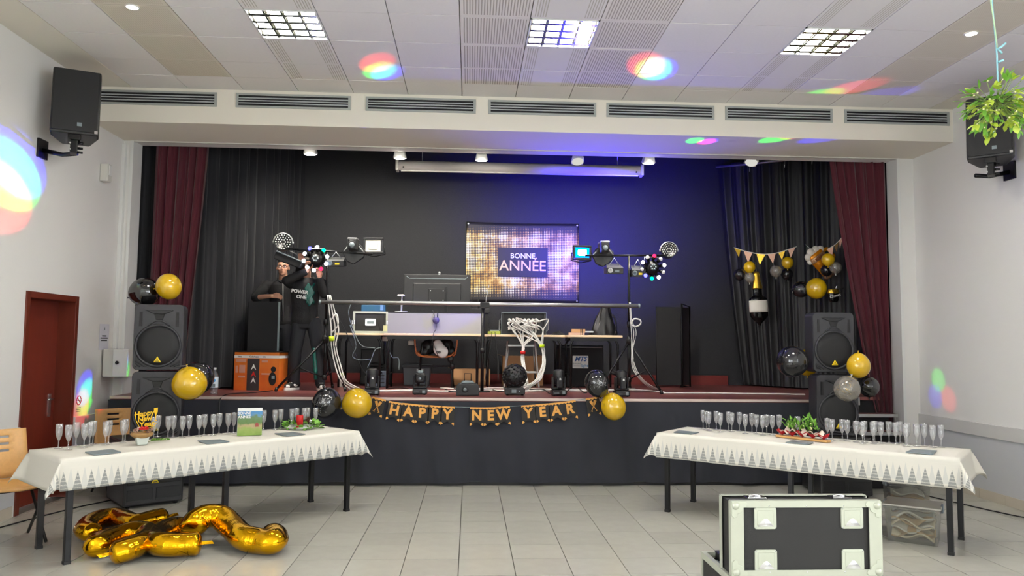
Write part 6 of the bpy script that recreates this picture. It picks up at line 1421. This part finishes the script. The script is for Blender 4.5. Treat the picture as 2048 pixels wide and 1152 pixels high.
def shoe(t, x, y, rz, red=False):
    s_ = obj('shoe', G().ball((0, -.05, .05), .046, .13, .045, 16, 10).ball((0, .035, .075), .044, .07, .06, 14, 10), mat('sneaker_black', (24, 24, 26), .5), t, (x, y, 0), (0, 0, rz))
    g = G(); n = 20; P = [(.05*math.cos(2*PI*i/n)*(1 if math.sin(2*PI*i/n) < 0 else .85), -.045+.14*math.sin(2*PI*i/n)) for i in range(n)]
    g.add([(a, b, z) for z in (0, .03) for a, b in P], [tuple(range(n))[::-1], tuple(range(n, 2*n))]+[(i, (i+1) % n, n+(i+1) % n, n+i) for i in range(n)]); obj('sole', g, 'white', s_, bevel=.004)
    obj('toe_cap', G().ball((0, -.13, .048), .04, .045, .032, 12, 8), 'white', s_); g = G()
    for k in range(4): g.cyl((-.025, -.07+.025*k, .095+.008*k), (.025, -.07+.025*k, .095+.008*k), .004, seg=6)
    obj('laces', g, 'white', s_); obj('side_patch', G().ball((.034, -.02, .06), .016, .05, .022, 10, 8), 'white', s_)
def figure(name, label, X, Y, rz, head_c, hyaw, hp, armR, armL, feet, sleeves, glasses, k, skin_hands):
    """armR/armL: shoulder, elbow, wrist, hand direction, palm normal, curl (local, metres)"""
    t = thing(name, label, 'person', (X, Y, ZS), rz)
    g = G(); head(g, head_c, hyaw, hp, k)
    nb = Vector((0, .01, 1.40)); chain(g, [nb, Vector(head_c)+Vector((0, .02, -.07))], [.062, .056])
    torso(g, [(0, .80), (.13, .82), (.15, .95), (.13, 1.08), (.165, 1.28), (.15, 1.40), (.06, 1.46), (0, 1.47)], .62)
    for fx, fy, kx in feet: chain(g, [(fx*.55, 0, .88), (fx*.8+kx, -.02, .48), (fx, fy, .08)], [.085, .055, .038])
    for sh, el, wr, hf, pn, cu in (armR, armL):
        chain(g, [sh, el, wr], [.050, .038, .028]); hand(g, wr, hf, pn, cu)
    obj('body', g, 'skin', t, remesh=.0065); face_parts(t, head_c, hyaw, hp, k, glasses)
    g = G(); torso(g, [(0, .84), (.165, .85), (.178, .90), (.172, 1.0), (.168, 1.1), (.19, 1.28), (.18, 1.39), (.10, 1.455), (0, 1.47)], .66)
    for (sh, el, wr, hf, pn, cu), full in zip((armR, armL), sleeves):
        sh, el, wr = Vector(sh), Vector(el), Vector(wr); e2 = el.lerp(wr, .86 if full else .12)
        chain(g, [sh*.75+Vector((0, 0, .25*sh.z-.01)), sh, el, e2], [.075, .075, .060, .048 if full else .06])
    chain(g, [(-.07, .05, 1.44), (0, .085, 1.47), (.07, .05, 1.44)], [.045, .05, .045])       # hood lying on the shoulders
    top = obj('hoodie', g, 'hoodie', t, remesh=.009)
    g = G(); torso(g, [(0, .78), (.155, .80), (.162, .9), (.15, .95), (0, .96)], .66)
    for fx, fy, kx in feet: chain(g, [(fx*.55, 0, .86), (fx*.8+kx, -.02, .48), (fx, fy, .10)], [.10, .078, .066])
    obj('trousers', g, 'jeans', t, remesh=.009)
    return t, top
# man in the zipped hoodie
ax = at(567, 540, Y=10.5).x; AX, AY = ax, 10.5
hr = at(553, 591, Y=10.22); hl = at(601, 527, Y=9.98)
loc = lambda v, X, Y: (v.x-X, v.y-Y, v.z-ZS)
wr = Vector(loc(at(543, 592, Y=10.22), AX, AY)); el = Vector(loc(at(511, 595, Y=10.42), AX, AY))
wl = Vector(loc(hl, AX, AY)); ell = Vector((.24, -.22, 1.36))
t, top = figure('person', 'man in glasses and black zipped hoodie, sleeves pushed up, one hand at his waist', AX, AY, 0, Vector((0, -.03, 1.625)), .12, -.02,
    (Vector((-.215, .01, 1.385)), el, wr, (1, -.1, .02), (.2, 1, -.5), 1.0), (Vector((.19, 0, 1.385)), ell, wl, (.1, -.4, .9), (0, -1, -.3), .5), [(-.10, .0, 0), (.10, 0, 0)], (False, True), True, .98, True)
zp = obj('zip', G().tube([(.03, -.128, 1.40), (.035, -.132, 1.28), (.04, -.128, 1.1), (.045, -.125, .9)], .007, 6), 'alu', t)
obj('shirt_collar', G().tube(smooth_path([(-.05, -.075, 1.455), (0, -.10, 1.425), (.05, -.075, 1.455)], 5), .012, 8), 'hoodie', t)
for x in (-.1, .1): shoe(t, x, -.01, 0)
# second person working on the light
BX, BY = at(612, 540, Y=10.02).x, 10.02
h1 = Vector(loc(at(615, 530, Y=9.80), BX, BY)); h2 = Vector(loc(at(640, 545, Y=9.80), BX, BY))
f1 = at(587, 780, Z=ZS); f2 = at(638, 781, Z=ZS)
t, top = figure('person', 'person in a black graphic hoodie reaching up behind the party light', BX, BY, 0, Vector((.01, -.02, 1.60)), -.05, .1,
    (Vector((-.19, 0, 1.385)), Vector((-.20, -.2, 1.40)), h1-Vector((0, 0, .08)), (.1, -.2, 1), (.2, -1, 0), .8), (Vector((.2, 0, 1.385)), Vector((.27, -.14, 1.24)), h2-Vector((0, 0, .07)), (-.2, -.2, 1), (-.3, -1, 0), .8),
    [(f1.x-BX, f1.y-BY+.04, -.01), (f2.x-BX, f2.y-BY+.06, .01)], (True, True), False, .96, True)
text('POWER', .062, t, 'white', (-.045, -.1315, 1.265), (PI/2+.03, .12, -.06), ext=.004, bold=.03); text('ONE', .062, t, 'white', (-.02, -.130, 1.195), (PI/2, .12, -.04), ext=.004, bold=.03)
def patch(u, v):
    x = .03+.10*u+.015*math.sin(14*v); z = 1.10+.26*v; return (x, -.127*math.sqrt(max(0, 1-(x/.2)**2))-.004+.002*math.sin(30*z), z+.02*math.sin(9*u))
obj('graphic_print', G().sheet(patch, 10, 16), 'teal', t, solid=.003)
shoe(t, f1.x-BX, f1.y-BY+.03, -.5); shoe(t, f2.x-BX, f2.y-BY+.05, .45)
lx, ly = f2.x-BX, f2.y-BY
obj('trouser_stripe', G().tube([(lx*.80-.03, -.085, .55), (lx*.86-.035, -.075, .42), (lx*.94-.035, ly-.015, .26), (lx-.04, ly-.025, .14)], [.02, .028, .028, .022], 8), 'teal', t)
